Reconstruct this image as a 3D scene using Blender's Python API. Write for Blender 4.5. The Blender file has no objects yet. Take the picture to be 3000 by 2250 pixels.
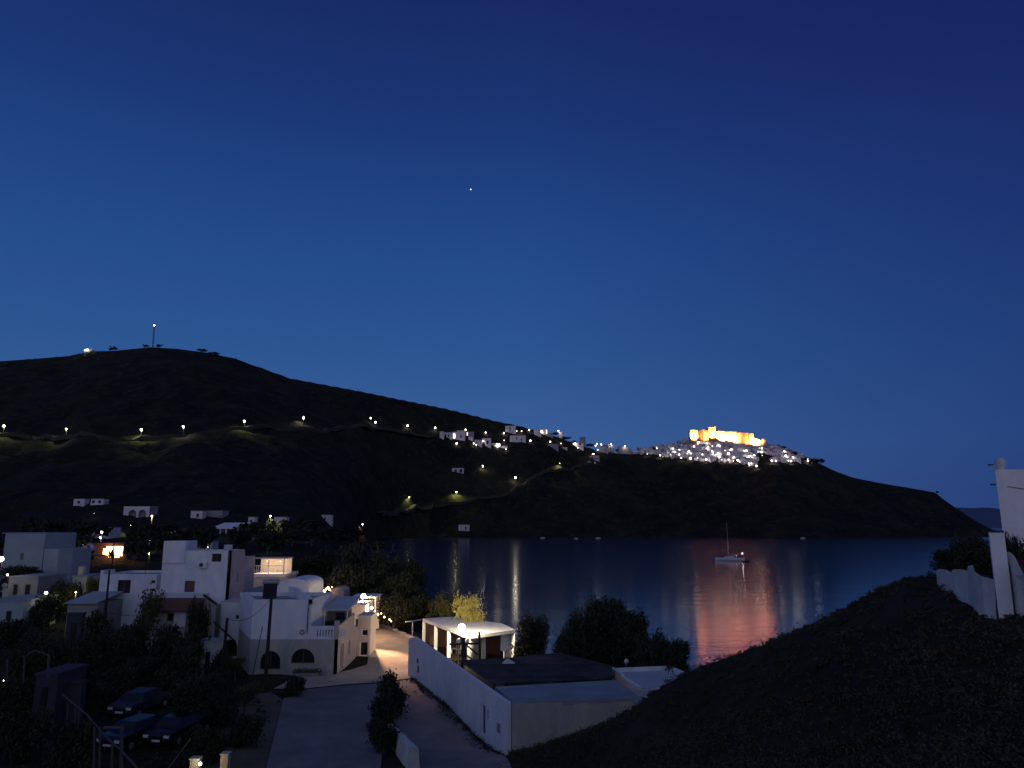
import bpy, bmesh, math, random
import numpy as np
from mathutils import Vector, Matrix
random.seed(7); rng = np.random.default_rng(7)
sc = bpy.context.scene
C = sc.collection
# ------------------------------------------------------------------ camera geometry
F = 2167.0; PITCH = math.atan(415/F); H = 14.0
CT, ST = math.cos(PITCH), math.sin(PITCH)
def uv(px, py):
    """direction of a photo pixel as slopes: x = u*Y, z = H + v*Y"""
    a = (px-1500)/F; b = (1125-py)/F; d = CT-b*ST
    return a/d, (ST+b*CT)/d
def G(px, py, z):
    u, v = uv(px, py); Y = (z-H)/v
    return Vector((u*Y, Y, z))
def P(px, py, Y):
    u, v = uv(px, py); return Vector((u*Y, Y, H+v*Y))
cam = bpy.data.cameras.new('camera'); camo = bpy.data.objects.new('camera', cam); C.objects.link(camo)
camo.location = (0, 0, H); camo.rotation_euler = (math.pi/2+PITCH, 0, 0)
cam.sensor_width = 36; cam.lens = 36*F/3000; cam.clip_start = .1; cam.clip_end = 60000
sc.camera = camo

# ------------------------------------------------------------------ materials
def mat(name, col, rough=.85, var=.25, scale=1.0, bump=.0, stretch=None, col2=None, spec=.3, metal=0., bscale=None):
    m = bpy.data.materials.new(name); m.use_nodes = True
    nt = m.node_tree; N = nt.nodes; L = nt.links; bs = N['Principled BSDF']
    bs.inputs['Roughness'].default_value = rough; bs.inputs['Metallic'].default_value = metal
    bs.inputs['Specular IOR Level'].default_value = spec
    tc = N.new('ShaderNodeTexCoord'); no = N.new('ShaderNodeTexNoise')
    no.inputs['Scale'].default_value = scale; no.inputs['Detail'].default_value = 6; no.inputs['Roughness'].default_value = .65
    if stretch:
        mp = N.new('ShaderNodeMapping'); mp.inputs['Scale'].default_value = stretch; L.new(tc.outputs['Object'], mp.inputs['Vector']); L.new(mp.outputs[0], no.inputs['Vector'])
    else: L.new(tc.outputs['Object'], no.inputs['Vector'])
    rp = N.new('ShaderNodeValToRGB'); e = rp.color_ramp.elements
    c2 = col2 or tuple(c*(1-var) for c in col)
    e[0].position = .32; e[1].position = .68
    e[0].color = (*c2, 1); e[1].color = (*col, 1)
    L.new(no.outputs['Fac'], rp.inputs['Fac']); L.new(rp.outputs['Color'], bs.inputs['Base Color'])
    if bump:
        n2 = N.new('ShaderNodeTexNoise'); n2.inputs['Scale'].default_value = bscale or scale*6; n2.inputs['Detail'].default_value = 5
        L.new(tc.outputs['Object'], n2.inputs['Vector'])
        bp = N.new('ShaderNodeBump'); bp.inputs['Strength'].default_value = bump; bp.inputs['Distance'].default_value = .05
        L.new(n2.outputs['Fac'], bp.inputs['Height']); L.new(bp.outputs['Normal'], bs.inputs['Normal'])
    return m
def emat(name, col, s):
    m = bpy.data.materials.new(name); m.use_nodes = True
    nt = m.node_tree; nt.nodes.clear()
    em = nt.nodes.new('ShaderNodeEmission'); out = nt.nodes.new('ShaderNodeOutputMaterial')
    em.inputs['Color'].default_value = (*col, 1); em.inputs['Strength'].default_value = s
    nt.links.new(em.outputs[0], out.inputs[0]); m.cycles.emission_sampling = 'NONE'
    return m
M = dict(
 white=mat('whitewash', (.84,.82,.80), .9, .10, .7, .6, stretch=(1,1,.5), col2=(.60,.64,.69), bscale=4),
 white_old=mat('weathered_whitewash', (.66,.66,.63), .9, .3, 1.6, .5, bscale=5),
 grey_wall=mat('grey_plaster', (.30,.30,.28), .9, .2, .7, .3),
 cream=mat('cream_plaster', (.54,.50,.40), .9, .28, .9, .6, stretch=(1,1,.35), col2=(.32,.33,.30), bscale=5),
 pink=mat('pinkish_plaster', (.55,.46,.43), .9, .1, .8, .3),
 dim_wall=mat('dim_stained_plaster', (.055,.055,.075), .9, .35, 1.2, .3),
 blue_wall=mat('bluish_plaster', (.36,.42,.45), .9, .18, .6, .2),
 roof_grey=mat('roof_screed', (.30,.35,.37), .8, .3, .5, .3),
 roof_white=mat('limewashed_roof', (.52,.54,.56), .85, .2, .6, .2),
 tile=mat('roof_tiles', (.22,.08,.05), .85, .4, 3, .6),
 far_white=mat('distant_whitewash', (.74,.69,.70), .9, .22, .12),
 far_grey=mat('distant_grey_plaster', (.36,.34,.37), .9, .35, .12),
 far_dark=mat('dark_window_openings', (.03,.03,.04), .5, .2, 1),
 stone=mat('castle_stone', (.42,.34,.25), .95, .45, .16, .0),
 stone_dark=mat('dark_castle_stone', (.16,.10,.07), .95, .3, .2),
 dark=mat('dark_opening', (.015,.016,.02), .4, .3, 2),
 glass=mat('window_glass', (.03,.04,.05), .12, .2, 1, spec=.6),
 car_glass=mat('car_glass', (.02,.022,.03), .35, .2, 1, spec=.25),
 shutter_blue=mat('blue_paint', (.06,.10,.22), .5, .2, 3),
 shutter_brown=mat('brown_paint', (.16,.09,.08), .6, .2, 3),
 wood=mat('dark_timber', (.05,.04,.035), .8, .4, 4, .4),
 polewood=mat('pole_timber', (.035,.03,.028), .85, .3, 4, .4),
 metal=mat('galvanised_metal', (.35,.36,.38), .45, .2, 3, metal=.6),
 dark_metal=mat('dark_metal', (.05,.05,.055), .4, .2, 3, metal=.3),
 asphalt=mat('asphalt', (.25,.23,.235), .85, .5, .28, .3, bscale=14),
 patch=mat('tar_patch', (.12,.115,.12), .8, .4, .6, .3, bscale=14),
 concrete=mat('dusty_concrete', (.42,.36,.30), .9, .35, .35, .3, bscale=6),
 dirt=mat('dry_dirt', (.10,.085,.06), .95, .5, .5, .5, bscale=7),
 soil=mat('scrubby_soil', (.035,.034,.022), 1, .6, .25, .6, bscale=4),
 leaf=mat('dark_foliage', (.045,.05,.026), .7, .5, .8),
 leaf2=mat('olive_foliage', (.085,.095,.035), .7, .5, 1.2),
 leaf_dry=mat('dry_scrub', (.085,.068,.042), .8, .5, .6),
 leaf_lit=mat('lamplit_tamarisk_foliage', (.36,.32,.09), .7, .4, 1.2),  # golden lamplight is put into this leaf colour
 bark=mat('bark', (.14,.11,.08), .95, .4, 5, .5),
 pink_flower=mat('bougainvillea_bloom', (.35,.02,.12), .7, .3, 4),
 far_leaf=mat('distant_dark_foliage', (.035,.036,.022), .8, .4, .3),
 car_white=mat('silver_car_paint', (.55,.57,.60), .25, .05, 1, spec=.6),
 car_grey=mat('grey_car_paint', (.035,.042,.055), .4, .05, 1, spec=.3),
 car_dark=mat('black_car_paint', (.008,.008,.010), .3, .1, 1, spec=.4),
 tyre=mat('rubber', (.015,.015,.015), .9, .2, 5),
 reed=mat('reed_matting', (.075,.062,.065), .95, .7, .9, .9, col2=(.018,.017,.02), bscale=9),
 hull=mat('boat_hull_paint', (.62,.64,.68), .4, .08, .5),
 sail_blue=mat('sail_cover_canvas', (.05,.07,.14), .8, .2, 2),
 plastic=mat('white_plastic', (.75,.74,.72), .5, .06, 3),
 curtain=mat('white_curtain', (.75,.70,.62), .9, .1, 3),
 E_white=emat('lamp_glow_white', (1,.93,.80), 26),
 E_hill=emat('hill_lamp_glow', (1,.92,.84), 8.5),
 E_whiteS=emat('small_lamp_glow', (1,.92,.80), 9),
 E_warm=emat('lamp_glow_warm', (1,.72,.38), 24),
 E_green=emat('lamp_glow_yellow', (1,.95,.50), 22),
 E_win=emat('lit_window_glow', (1,.50,.17), 13.0),
 E_winb=emat('glaring_window_glow', (1,.88,.72), 5.),
 E_winw=emat('lit_window_pale_glow', (1,.80,.60), 1.6),
 E_blast=emat('floodlamp_glow', (1,.88,.62), 90),
 E_star=emat('star_glow', (.8,.85,1), 3.),
)

# ------------------------------------------------------------------ object helpers
def tag(o, label=None, cat=None, group=None, kind=None):
    if label: o['label'] = label
    if cat: o['category'] = cat
    if group: o['group'] = group
    if kind: o['kind'] = kind
    return o
def root(name, loc, label, cat, group=None, rz=0):
    o = bpy.data.objects.new(name, None); o.empty_display_size = .5; C.objects.link(o)
    o.location = loc; o.rotation_euler = (0, 0, rz)
    return tag(o, label, cat, group)
class MB:
    def __init__(s): s.v = []; s.f = []; s.m = []
    def add(s, vs, fs, mi=0):
        k = len(s.v); s.v += [tuple(p) for p in vs]; s.f += [tuple(i+k for i in q) for q in fs]; s.m += [mi]*len(fs); return s
    def box(s, x0, x1, y0, y1, z0, z1, mi=0, ang=0, piv=None):
        vs = [Vector((x, y, z)) for z in (z0, z1) for y in (y0, y1) for x in (x0, x1)]
        if ang:
            pv = Vector(piv) if piv else Vector(((x0+x1)/2, (y0+y1)/2, 0)); R = Matrix.Rotation(ang, 3, 'Z')
            vs = [R @ (p-pv)+pv for p in vs]
        return s.add(vs, [(0,2,3,1),(4,5,7,6),(0,1,5,4),(2,6,7,3),(0,4,6,2),(1,3,7,5)], mi)
    def tube(s, a, b, r0, r1=None, n=8, mi=0):
        a = Vector(a); b = Vector(b); r1 = r0 if r1 is None else r1; d = (b-a).normalized()
        t = Vector((0,0,1)) if abs(d.z) < .9 else Vector((1,0,0)); e = d.cross(t).normalized(); g = d.cross(e)
        vs = []
        for c, r in ((a, r0), (b, r1)):
            for i in range(n):
                w = 2*math.pi*i/n; vs.append(c+(e*math.cos(w)+g*math.sin(w))*r)
        return s.add(vs, [(i, (i+1)%n, n+(i+1)%n, n+i) for i in range(n)]+[tuple(range(n-1,-1,-1)), tuple(range(n, 2*n))], mi)
    def prism(s, poly, z0, z1, mi=0):
        """poly of (x,y); z0,z1 numbers or lists"""
        n = len(poly); Z0 = z0 if isinstance(z0, (list, tuple)) else [z0]*n; Z1 = z1 if isinstance(z1, (list, tuple)) else [z1]*n
        ar = sum(poly[i][0]*poly[(i+1)%n][1]-poly[(i+1)%n][0]*poly[i][1] for i in range(n))
        if ar < 0: poly = poly[::-1]; Z0 = list(Z0)[::-1]; Z1 = list(Z1)[::-1]
        vs = [(p[0], p[1], z) for p, z in zip(poly, Z0)]+[(p[0], p[1], z) for p, z in zip(poly, Z1)]
        return s.add(vs, [tuple(range(n-1,-1,-1)), tuple(range(n, 2*n))]+[(i, (i+1)%n, n+(i+1)%n, n+i) for i in range(n)], mi)
    def ball(s, c, r, n=10, m=6, sz=1., mi=0):
        vs = [(c[0], c[1], c[2]-r*sz)]
        for j in range(1, m):
            t = math.pi*j/m
            for i in range(n):
                w = 2*math.pi*i/n; vs.append((c[0]+r*math.sin(t)*math.cos(w), c[1]+r*math.sin(t)*math.sin(w), c[2]-r*sz*math.cos(t)))
        vs.append((c[0], c[1], c[2]+r*sz)); fs = [(0, 1+(i+1)%n, 1+i) for i in range(n)]
        for j in range(m-2):
            for i in range(n):
                a = 1+j*n; fs.append((a+i, a+(i+1)%n, a+n+(i+1)%n, a+n+i))
        a = 1+(m-2)*n; t = len(vs)-1; fs += [(a+i, a+(i+1)%n, t) for i in range(n)]
        return s.add(vs, fs, mi)
    def build(s, name, mats, parent=None, base=None, smooth=False, label=None, raw=False):
        """vertices are world coordinates (raw: local already); origin goes to the parent's location or to base"""
        if base is None: base = parent.location if (parent is not None and not raw) else Vector((0,0,0))
        off = Vector(base) if not raw else Vector((0,0,0))
        if parent is not None and parent.parent is not None and not raw: off = off+parent.parent.location
        V = np.array(s.v, dtype=float)-np.array(off)
        me = bpy.data.meshes.new(name); me.from_pydata(V.tolist(), [], s.f)
        if not isinstance(mats, (list, tuple)): mats = [mats]
        for q in mats: me.materials.append(q)
        if len(mats) > 1: me.polygons.foreach_set('material_index', s.m)
        if smooth: me.polygons.foreach_set('use_smooth', [True]*len(s.f))
        me.update()
        o = bpy.data.objects.new(name, me); C.objects.link(o)
        if parent is not None: o.parent = parent
        else: o.location = base
        if label: o['label'] = label
        return o
def copy_tree(o, parent=None):
    c = o.copy(); C.objects.link(c)
    if parent is not None: c.parent = parent
    for ch in list(o.children): copy_tree(ch, c)
    return c
def light(name, loc, power, col, parent=None, kind='POINT', size=.3, target=None, ang=120, blend=.5):
    l = bpy.data.lights.new(name, kind); l.energy = power; l.color = col
    if kind in ('POINT', 'SPOT'): l.shadow_soft_size = size
    if kind == 'SPOT': l.spot_size = math.radians(ang); l.spot_blend = blend
    if kind == 'AREA': l.size = size
    o = bpy.data.objects.new(name, l); C.objects.link(o); o.location = loc
    if target is not None: o.rotation_euler = (Vector(target)-Vector(loc)).to_track_quat('-Z', 'Y').to_euler()
    if parent is not None:
        o.parent = parent; o.location = Vector(loc)-parent.location
    return o
def wall_holes(mb, A, B, z0, z1, holes, th=.25, mi=0):
    """wall slab from A to B (xy), facing right of A->B; holes = list of 2D loops (s,z) with s metres from A"""
    A = Vector((A[0], A[1], 0)); B = Vector((B[0], B[1], 0)); d = (B-A); Ln = d.length; d.normalize(); n = Vector((-d.y, d.x, 0))
    bm = bmesh.new(); edges = []
    for loop in [[(0,z0),(Ln,z0),(Ln,z1),(0,z1)]]+holes:
        vs = [bm.verts.new((s, 0, z)) for s, z in loop]
        edges += [bm.edges.new((vs[i], vs[(i+1)%len(vs)])) for i in range(len(vs))]
    r = bmesh.ops.triangle_fill(bm, use_beauty=True, use_dissolve=False, edges=edges)
    bm.faces.ensure_lookup_table(); bm.verts.index_update()
    def W(s, z, t): p = A+d*s+n*t; return (p.x, p.y, z)
    vf = [(v.co.x, v.co.z) for v in bm.verts]
    mb.add([W(s, z, 0) for s, z in vf], [tuple(v.index for v in f.verts) for f in bm.faces], mi)
    mb.add([W(s, z, th) for s, z in vf], [tuple(v.index for v in f.verts)[::-1] for f in bm.faces], mi)
    bm.free()
    for loop in [[(0,z0),(Ln,z0),(Ln,z1),(0,z1)]]+holes:
        k = len(loop); mb.add([W(s,z,0) for s,z in loop]+[W(s,z,th) for s,z in loop], [(i, (i+1)%k, k+(i+1)%k, k+i) for i in range(k)], mi)
def arch(s0, s1, z0, z1, n=10):
    r = (s1-s0)/2; c = (s0+s1)/2; zc = z1-r
    return [(s0,z0),(s1,z0)]+[(c+r*math.cos(t), zc+r*math.sin(t)) for t in [math.pi*i/n for i in range(n+1)]]
def rect(s0, s1, z0, z1): return [(s0,z0),(s1,z0),(s1,z1),(s0,z1)]
ORD = ['first','second','third','fourth','fifth','sixth','seventh','eighth','ninth','tenth','eleventh','twelfth','thirteenth','fourteenth','fifteenth','sixteenth','seventeenth','eighteenth','nineteenth','twentieth']

# ------------------------------------------------------------------ terrain
RID = [(-900,1110),(-500,1095),(0,1058),(100,1051),(200,1043),(260,1029),(330,1028),(440,1017),(520,1022),(600,1032),(680,1047),(760,1075),(850,1108),(1000,1135),(1150,1165),(1300,1195),(1450,1232),(1530,1249),(1620,1275),(1700,1303),(1760,1322),(1850,1330),(1900,1322),(1950,1312),(2010,1298),(2045,1284),(2100,1284),(2150,1292),(2200,1299),(2240,1305),(2300,1315),(2350,1332),(2400,1356),(2440,1376),(2500,1398),(2600,1418),(2700,1434),(2740,1441),(2765,1462),(2800,1487),(2840,1514),(2870,1532),(2905,1550),(2960,1562),(3400,1600)]
_ru = np.array([uv(*p)[0] for p in RID]); _rv = np.array([uv(*p)[1] for p in RID])
def sm(a, b, x):
    t = np.clip((x-a)/(b-a), 0, 1); return t*t*(3-2*t)
_ph = rng.uniform(0, 6.28, 24); _dr = rng.uniform(0, 6.28, 24)
def fbm(x, y, base, octs=5):
    r = 0
    for i in range(octs):
        f = base*1.9**i; a = .58**i
        r = r+a*np.sin(x*f*math.cos(_dr[i])+y*f*math.sin(_dr[i])+_ph[i]+1.7*np.sin(f*.6*(x*math.cos(_dr[i+8])+y*math.sin(_dr[i+8]))+_ph[i+8]))
    return r
def far_z(x, y):
    x = np.asarray(x, float); y = np.asarray(y, float); yy = np.maximum(y, 1); u = x/yy
    rv = np.interp(u, _ru, _rv)
    Yr = 1000+150*sm(-.45, .25, u)
    Yf = 300+600*sm(-.30, -.10, u)-60*np.exp(-((u-.37)/.06)**2)+60*sm(.5,.62,u)
    lin = sm(-.27, -.19, u)
    z0 = 10*(1-lin)-.5*lin
    zr = H+rv*Yr
    t = np.clip((yy-Yf)/(Yr-Yf), 0, 1)
    hill = z0+(zr-z0)*(t**(1.55-.45*lin))
    rough = fbm(x, y, .035, 5)*(.9+2.2*np.sin(np.pi*t)**.7*(t > 0))
    terr = .45*np.sin(hill*.55+fbm(x, y, .01, 2))*np.sin(np.pi*t)
    hill = hill+np.where(t > 0, (rough*1.3+terr)*np.minimum(1, t*8)*np.minimum(1, (1-t)*9+.05), 0)
    hill = np.where(yy > Yr, zr-(yy-Yr)*.28+fbm(x,y,.035,3)*.1, hill)
    valley = 2.2+(yy-60)/240*7.8*(yy < 300)+7.8*(yy >= 300)*1.0
    valley = valley*(1-lin)-3.*lin+(1-lin)*.35*fbm(x, y, .08, 3)
    return np.where(yy < Yf, valley, np.maximum(hill, -3))
CP = [(-8,63,2),(-.3,42.2,2),(-3,52,2),(-21.6,64,2),(-14.4,64.2,2),(-18,55,2),(-10,40,2),(-5,40,2),(-22,48,2),(-20,41,2),(-40,70,2.3),(-27,71,2),(-12,68,2),(-24,37,2.4),
 (-60,90,3.1),(-40,50,2.6),(-60,60,3.2),(-95,60,4.5),(-95,110,4),(-60,112,3.8),(-35,112,3.2),(-26,112,1.6),(-18,112,-1.5),(-12,95,1.0),(-8,98,-1),(0,90,-1.2),(-5,88,.9),(0,76,1.7),(-6,76,1.8),(6,76,.9),(8,84,-1.3),
 (4,46,2),(8,50,2.0),(8,62,1.6),(14,64,1.0),(18,70,-1.2),(16,52,2.6),(24,58,.6),(30,60,-1.5),(30,46,4.6),(38,44,2.2),(46,44,-1.5),(50,30,6),(64,30,-1.5),(60,14,9),(85,14,-1),(20,100,-3),(60,80,-3),(90,50,-3),(95,110,-3),(0,112,-3),
 (-10,24,3.4),(-25,20,4),(-50,20,5),(-90,20,7),(-10,8,6.5),(-30,0,7),(-80,-10,9),(0,12,8.4),(0,0,9.6),(-8,-12,10),(10,-12,10.6),(40,-10,11),(80,-12,8),(0,26,4.6),(2.5,34,2.6)]
for px,py,Y in [(1520,2216,41),(1600,2200,40),(1700,2165,39),(1850,2085,38),(1960,1995,36),(2140,1946,34.5),(2330,1868,32),(2560,1748,30),(2625,1712,29),(2690,1698,28),(2730,1692,27),(2765,1742,24.5),(2700,1800,24),(2850,1795,22.3),(2900,1812,20.8),(2990,1840,19.6),(2940,1840,19),(1750,2260,33),(2000,2130,31),(2100,2260,21),(2300,2050,25),(2600,1900,22),(2600,2250,15.5),(3000,2250,14),(3100,1990,17),(2400,2160,20)]:
    p = P(px,py,Y); CP.append((p.x,p.y,p.z))
for Y in (20,26): p = P(3150,1790,Y); CP.append((p.x,p.y,p.z))
cp = np.array(CP)
def _k(r): return np.where(r > 1e-9, r*r*np.log(np.maximum(r, 1e-9)), 0)
n = len(cp); D = np.hypot(cp[:,None,0]-cp[None,:,0], cp[:,None,1]-cp[None,:,1]); A_ = np.zeros((n+3, n+3)); A_[:n,:n] = _k(D)+np.eye(n)*2.
A_[:n,n] = 1; A_[:n,n+1:] = cp[:,:2]; A_[n:,:n] = A_[:n,n:].T
_w = np.linalg.solve(A_, np.concatenate([cp[:,2], np.zeros(3)]))
def near_z(x, y):
    x = np.asarray(x, float); y = np.asarray(y, float); r = _w[n]+_w[n+1]*x+_w[n+2]*y
    for i in range(n): r = r+_w[i]*_k(np.hypot(x-cp[i,0], y-cp[i,1]))
    flat = 1-sm(8,22,np.hypot((x+8)/1.6, (y-52)))
    return np.clip(r+.10*fbm(x, y, .5, 4)*(1-flat), -3.2, 13.2)
def gz(x, y):
    a = near_z(x, y); b = far_z(x, y); w = sm(92, 112, np.asarray(y, float)); w = np.maximum(w, sm(100, 125, np.abs(x)))
    return a*(1-w)+b*w
def g(x, y): return float(gz(x, y)) if y < 113 and abs(x) < 130 else float(far_z(x, y))
def hit(px, py, h=0., y0=None, y1=1260):
    """first point along the photo ray whose height above the ground is h"""
    u, v = uv(px, py); Y = y0 or 100.
    ys = np.arange(Y, y1, 2.); d = H+v*ys-h-far_z(u*ys, ys); k = np.where(d <= 0)[0]
    if len(k) == 0: k = [int(np.argmin(d))]
    yb = ys[k[0]]
    return Vector((u*yb, yb, float(far_z(u*yb, yb))))
def grid(name, xs, ys, zf, m, polar=False, lift=0.):
    X, Y = np.meshgrid(xs, ys)
    if polar: X = X*Y
    Z = zf(X, Y)+lift; nx, ny = len(xs), len(ys)
    V = np.stack([X.ravel(), Y.ravel(), Z.ravel()], 1)
    idx = np.arange(nx*ny).reshape(ny, nx)
    Fc = np.stack([idx[:-1,:-1].ravel(), idx[:-1,1:].ravel(), idx[1:,1:].ravel(), idx[1:,:-1].ravel()], 1)
    me = bpy.data.meshes.new(name); me.from_pydata(V.tolist(), [], Fc.tolist()); me.materials.append(m)
    me.polygons.foreach_set('use_smooth', [True]*len(Fc)); me.update()
    o = bpy.data.objects.new(name, me); C.objects.link(o); o['kind'] = 'structure'; return o
def ground_mat(name, cols, scales, bump):
    m = bpy.data.materials.new(name); m.use_nodes = True; nt = m.node_tree; N = nt.nodes; L = nt.links; bs = N['Principled BSDF']
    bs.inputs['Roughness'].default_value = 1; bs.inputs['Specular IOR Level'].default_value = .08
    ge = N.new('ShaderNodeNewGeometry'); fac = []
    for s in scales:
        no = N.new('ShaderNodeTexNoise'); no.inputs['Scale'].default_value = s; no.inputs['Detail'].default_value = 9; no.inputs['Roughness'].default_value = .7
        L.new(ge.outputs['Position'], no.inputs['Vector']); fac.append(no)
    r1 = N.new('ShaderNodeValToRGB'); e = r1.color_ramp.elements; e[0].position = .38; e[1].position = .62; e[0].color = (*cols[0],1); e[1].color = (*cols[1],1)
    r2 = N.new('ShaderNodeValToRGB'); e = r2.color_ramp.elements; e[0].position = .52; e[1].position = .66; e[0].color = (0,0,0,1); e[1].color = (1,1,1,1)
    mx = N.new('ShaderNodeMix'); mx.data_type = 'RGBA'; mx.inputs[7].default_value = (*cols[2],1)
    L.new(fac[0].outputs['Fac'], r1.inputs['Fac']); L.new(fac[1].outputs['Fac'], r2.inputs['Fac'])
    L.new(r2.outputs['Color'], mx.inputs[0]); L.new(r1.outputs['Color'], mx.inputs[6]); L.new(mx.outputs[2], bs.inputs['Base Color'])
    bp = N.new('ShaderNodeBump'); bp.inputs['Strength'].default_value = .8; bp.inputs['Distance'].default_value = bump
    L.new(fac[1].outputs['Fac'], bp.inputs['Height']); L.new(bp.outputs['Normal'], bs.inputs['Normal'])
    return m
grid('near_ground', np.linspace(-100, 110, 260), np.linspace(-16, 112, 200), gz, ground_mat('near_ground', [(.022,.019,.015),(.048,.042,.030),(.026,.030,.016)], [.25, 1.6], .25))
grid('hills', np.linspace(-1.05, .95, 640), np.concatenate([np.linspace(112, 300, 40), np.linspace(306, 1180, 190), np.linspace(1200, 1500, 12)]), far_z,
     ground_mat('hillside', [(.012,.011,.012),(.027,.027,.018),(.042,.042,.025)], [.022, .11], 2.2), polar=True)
# distant island beyond the headland
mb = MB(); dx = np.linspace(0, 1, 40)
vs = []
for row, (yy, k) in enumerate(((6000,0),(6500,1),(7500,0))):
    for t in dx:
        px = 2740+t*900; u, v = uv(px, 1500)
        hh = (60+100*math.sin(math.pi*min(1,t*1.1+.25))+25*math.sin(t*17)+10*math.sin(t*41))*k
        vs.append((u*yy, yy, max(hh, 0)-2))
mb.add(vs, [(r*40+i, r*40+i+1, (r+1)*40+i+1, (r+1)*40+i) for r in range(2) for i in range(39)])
tag(mb.build('distant_island', mat('haze_tinted_land', (.07,.11,.20), 1, .2, .002), smooth=True), kind='structure')  # blue haze is put into the land's base colour

# ------------------------------------------------------------------ sea
def water_mat():
    m = bpy.data.materials.new('sea_water'); m.use_nodes = True; nt = m.node_tree; N = nt.nodes; L = nt.links; bs = N['Principled BSDF']
    bs.inputs['Base Color'].default_value = (.014,.036,.095,1); bs.inputs['Roughness'].default_value = .138; bs.inputs['IOR'].default_value = 1.33
    ge = N.new('ShaderNodeNewGeometry'); h = []
    for s, d in ((.9, 3), (.12, 4)):
        mp = N.new('ShaderNodeMapping'); mp.inputs['Scale'].default_value = (s*.45, s, s)
        no = N.new('ShaderNodeTexNoise'); no.inputs['Scale'].default_value = 1; no.inputs['Detail'].default_value = d
        L.new(ge.outputs['Position'], mp.inputs['Vector']); L.new(mp.outputs[0], no.inputs['Vector']); h.append(no)
    b1 = N.new('ShaderNodeBump'); b1.inputs['Strength'].default_value = 1; b1.inputs['Distance'].default_value = .016; L.new(h[0].outputs['Fac'], b1.inputs['Height'])
    b2 = N.new('ShaderNodeBump'); b2.inputs['Strength'].default_value = 1; b2.inputs['Distance'].default_value = .055; L.new(h[1].outputs['Fac'], b2.inputs['Height'])
    L.new(b1.outputs['Normal'], b2.inputs['Normal']); L.new(b2.outputs['Normal'], bs.inputs['Normal'])
    return m
tag(MB().add([(-400,-60,0),(30000,-60,0),(30000,45000,0),(-30000,45000,0),(-30000,1300,0),(-400,1300,0)], [(0,1,2,3,4,5)]).build('sea', water_mat()), kind='structure')

# ------------------------------------------------------------------ vegetation
def leaves(centers, radii, nl, size, seed=0, squash=.8, shell=.55):
    r = np.random.default_rng(seed); V = []; Fc = []
    w = np.array([q**2 for q in radii]); w = w/w.sum()
    which = r.choice(len(radii), nl, p=w)
    d = r.normal(size=(nl, 3)); d /= np.linalg.norm(d, axis=1)[:,None]
    rad = (shell+(1-shell)*r.random(nl)**.5)*(1+.30*r.normal(size=nl))
    c = np.array(centers)[which]+d*rad[:,None]*np.array(radii)[which][:,None]*np.array([1,1,squash])
    a = r.normal(size=(nl,3)); a /= np.linalg.norm(a, axis=1)[:,None]; b = np.cross(a, r.normal(size=(nl,3))); b /= np.linalg.norm(b, axis=1)[:,None]
    s = size*(.6+.8*r.random(nl))[:,None]
    q = np.stack([c-a*s, c-b*s*.45, c+a*s, c+b*s*.45], 1).reshape(-1,3)
    return q.tolist(), [(4*i,4*i+1,4*i+2,4*i+3) for i in range(nl)]
TREES = {}
def tree_proto(key, hgt, wid, nl, leaf, lsize, seed, trunk_h=.3, blobs=9):
    r = random.Random(seed); cs = []; rs = []
    for i in range(blobs):
        a = r.uniform(0, 6.28); q = r.random()**.6*wid*.36; rr = wid*r.uniform(.08,.25)
        cs.append((q*math.cos(a), q*math.sin(a), hgt*(trunk_h+.12)+(hgt*(1-trunk_h-.12)-rr*.75)*r.random()**.8+rr*.1)); rs.append(rr)
    V, Fc = leaves(cs, rs, nl, lsize, seed)
    t = MB(); t.tube((0,0,-.3), (wid*.03,0,hgt*trunk_h), hgt*.035, hgt*.024, 7)
    for c, q in list(zip(cs, rs))[:6]: t.tube((wid*.03,0,hgt*trunk_h-.05), (c[0]*.8, c[1]*.8, c[2]), hgt*.018, hgt*.006, 5)
    TREES[key] = (hgt, wid, (V, Fc), t, leaf)
    return key
tree_proto('broad', 6, 7, 9000, 'leaf', .22, 1, .12, 34)
tree_proto('broad_b', 6, 7, 9000, 'leaf', .22, 2, .10, 30)
tree_proto('olive', 4.2, 4.4, 2600, 'leaf2', .12, 3)
tree_proto('bush', 2.2, 3.2, 3600, 'leaf', .13, 4, .03, 20)
tree_proto('lit', 4.2, 5.0, 2600, 'leaf_lit', .13, 5, .34, 9)
tree_proto('fartree', 5, 6, 320, 'far_leaf', .6, 6, .2, 7)
_mc = {}
def tree(key, loc, hgt, wid, label, cat='tree', group=None, name=None, rz=None, leafmat=None):
    h0, w0, (V, Fc), t, leaf = TREES[key]; k = (key, leafmat)
    if k not in _mc:
        me = bpy.data.meshes.new('crown'); me.from_pydata(V, [], Fc); me.materials.append(M[leafmat or leaf]); me.update()
        mt = bpy.data.meshes.new('trunk'); mt.from_pydata(t.v, [], t.f); mt.materials.append(M['bark']); mt.update(); _mc[k] = (me, mt)
    me, mt = _mc[k]
    r = root(name or ('shrub' if key == 'bush' else 'tree'), loc, label, cat, group, random.uniform(0, 6.28) if rz is None else rz)
    r.scale = (wid/w0, wid/w0, hgt/h0)
    for nm, m_ in (('crown', me), ('trunk', mt)):
        if nm == 'trunk' and key == 'bush': nm = 'stem'
        o = bpy.data.objects.new(nm, m_); C.objects.link(o); o.parent = r
    return r
def treeP(key, px, pytop, pybase, Y, wpx, label, group=None, cat='tree', **k):
    b = P(px, pybase, Y); s = Y/F*math.sqrt(1+uv(px,pybase)[0]**2*0); gzv = g(b.x, b.y)
    top = P(px, pytop, Y).z
    return tree(key, (b.x, b.y, gzv), max(.6, top-gzv), wpx*Y/F, label, cat, group, **k)

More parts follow.
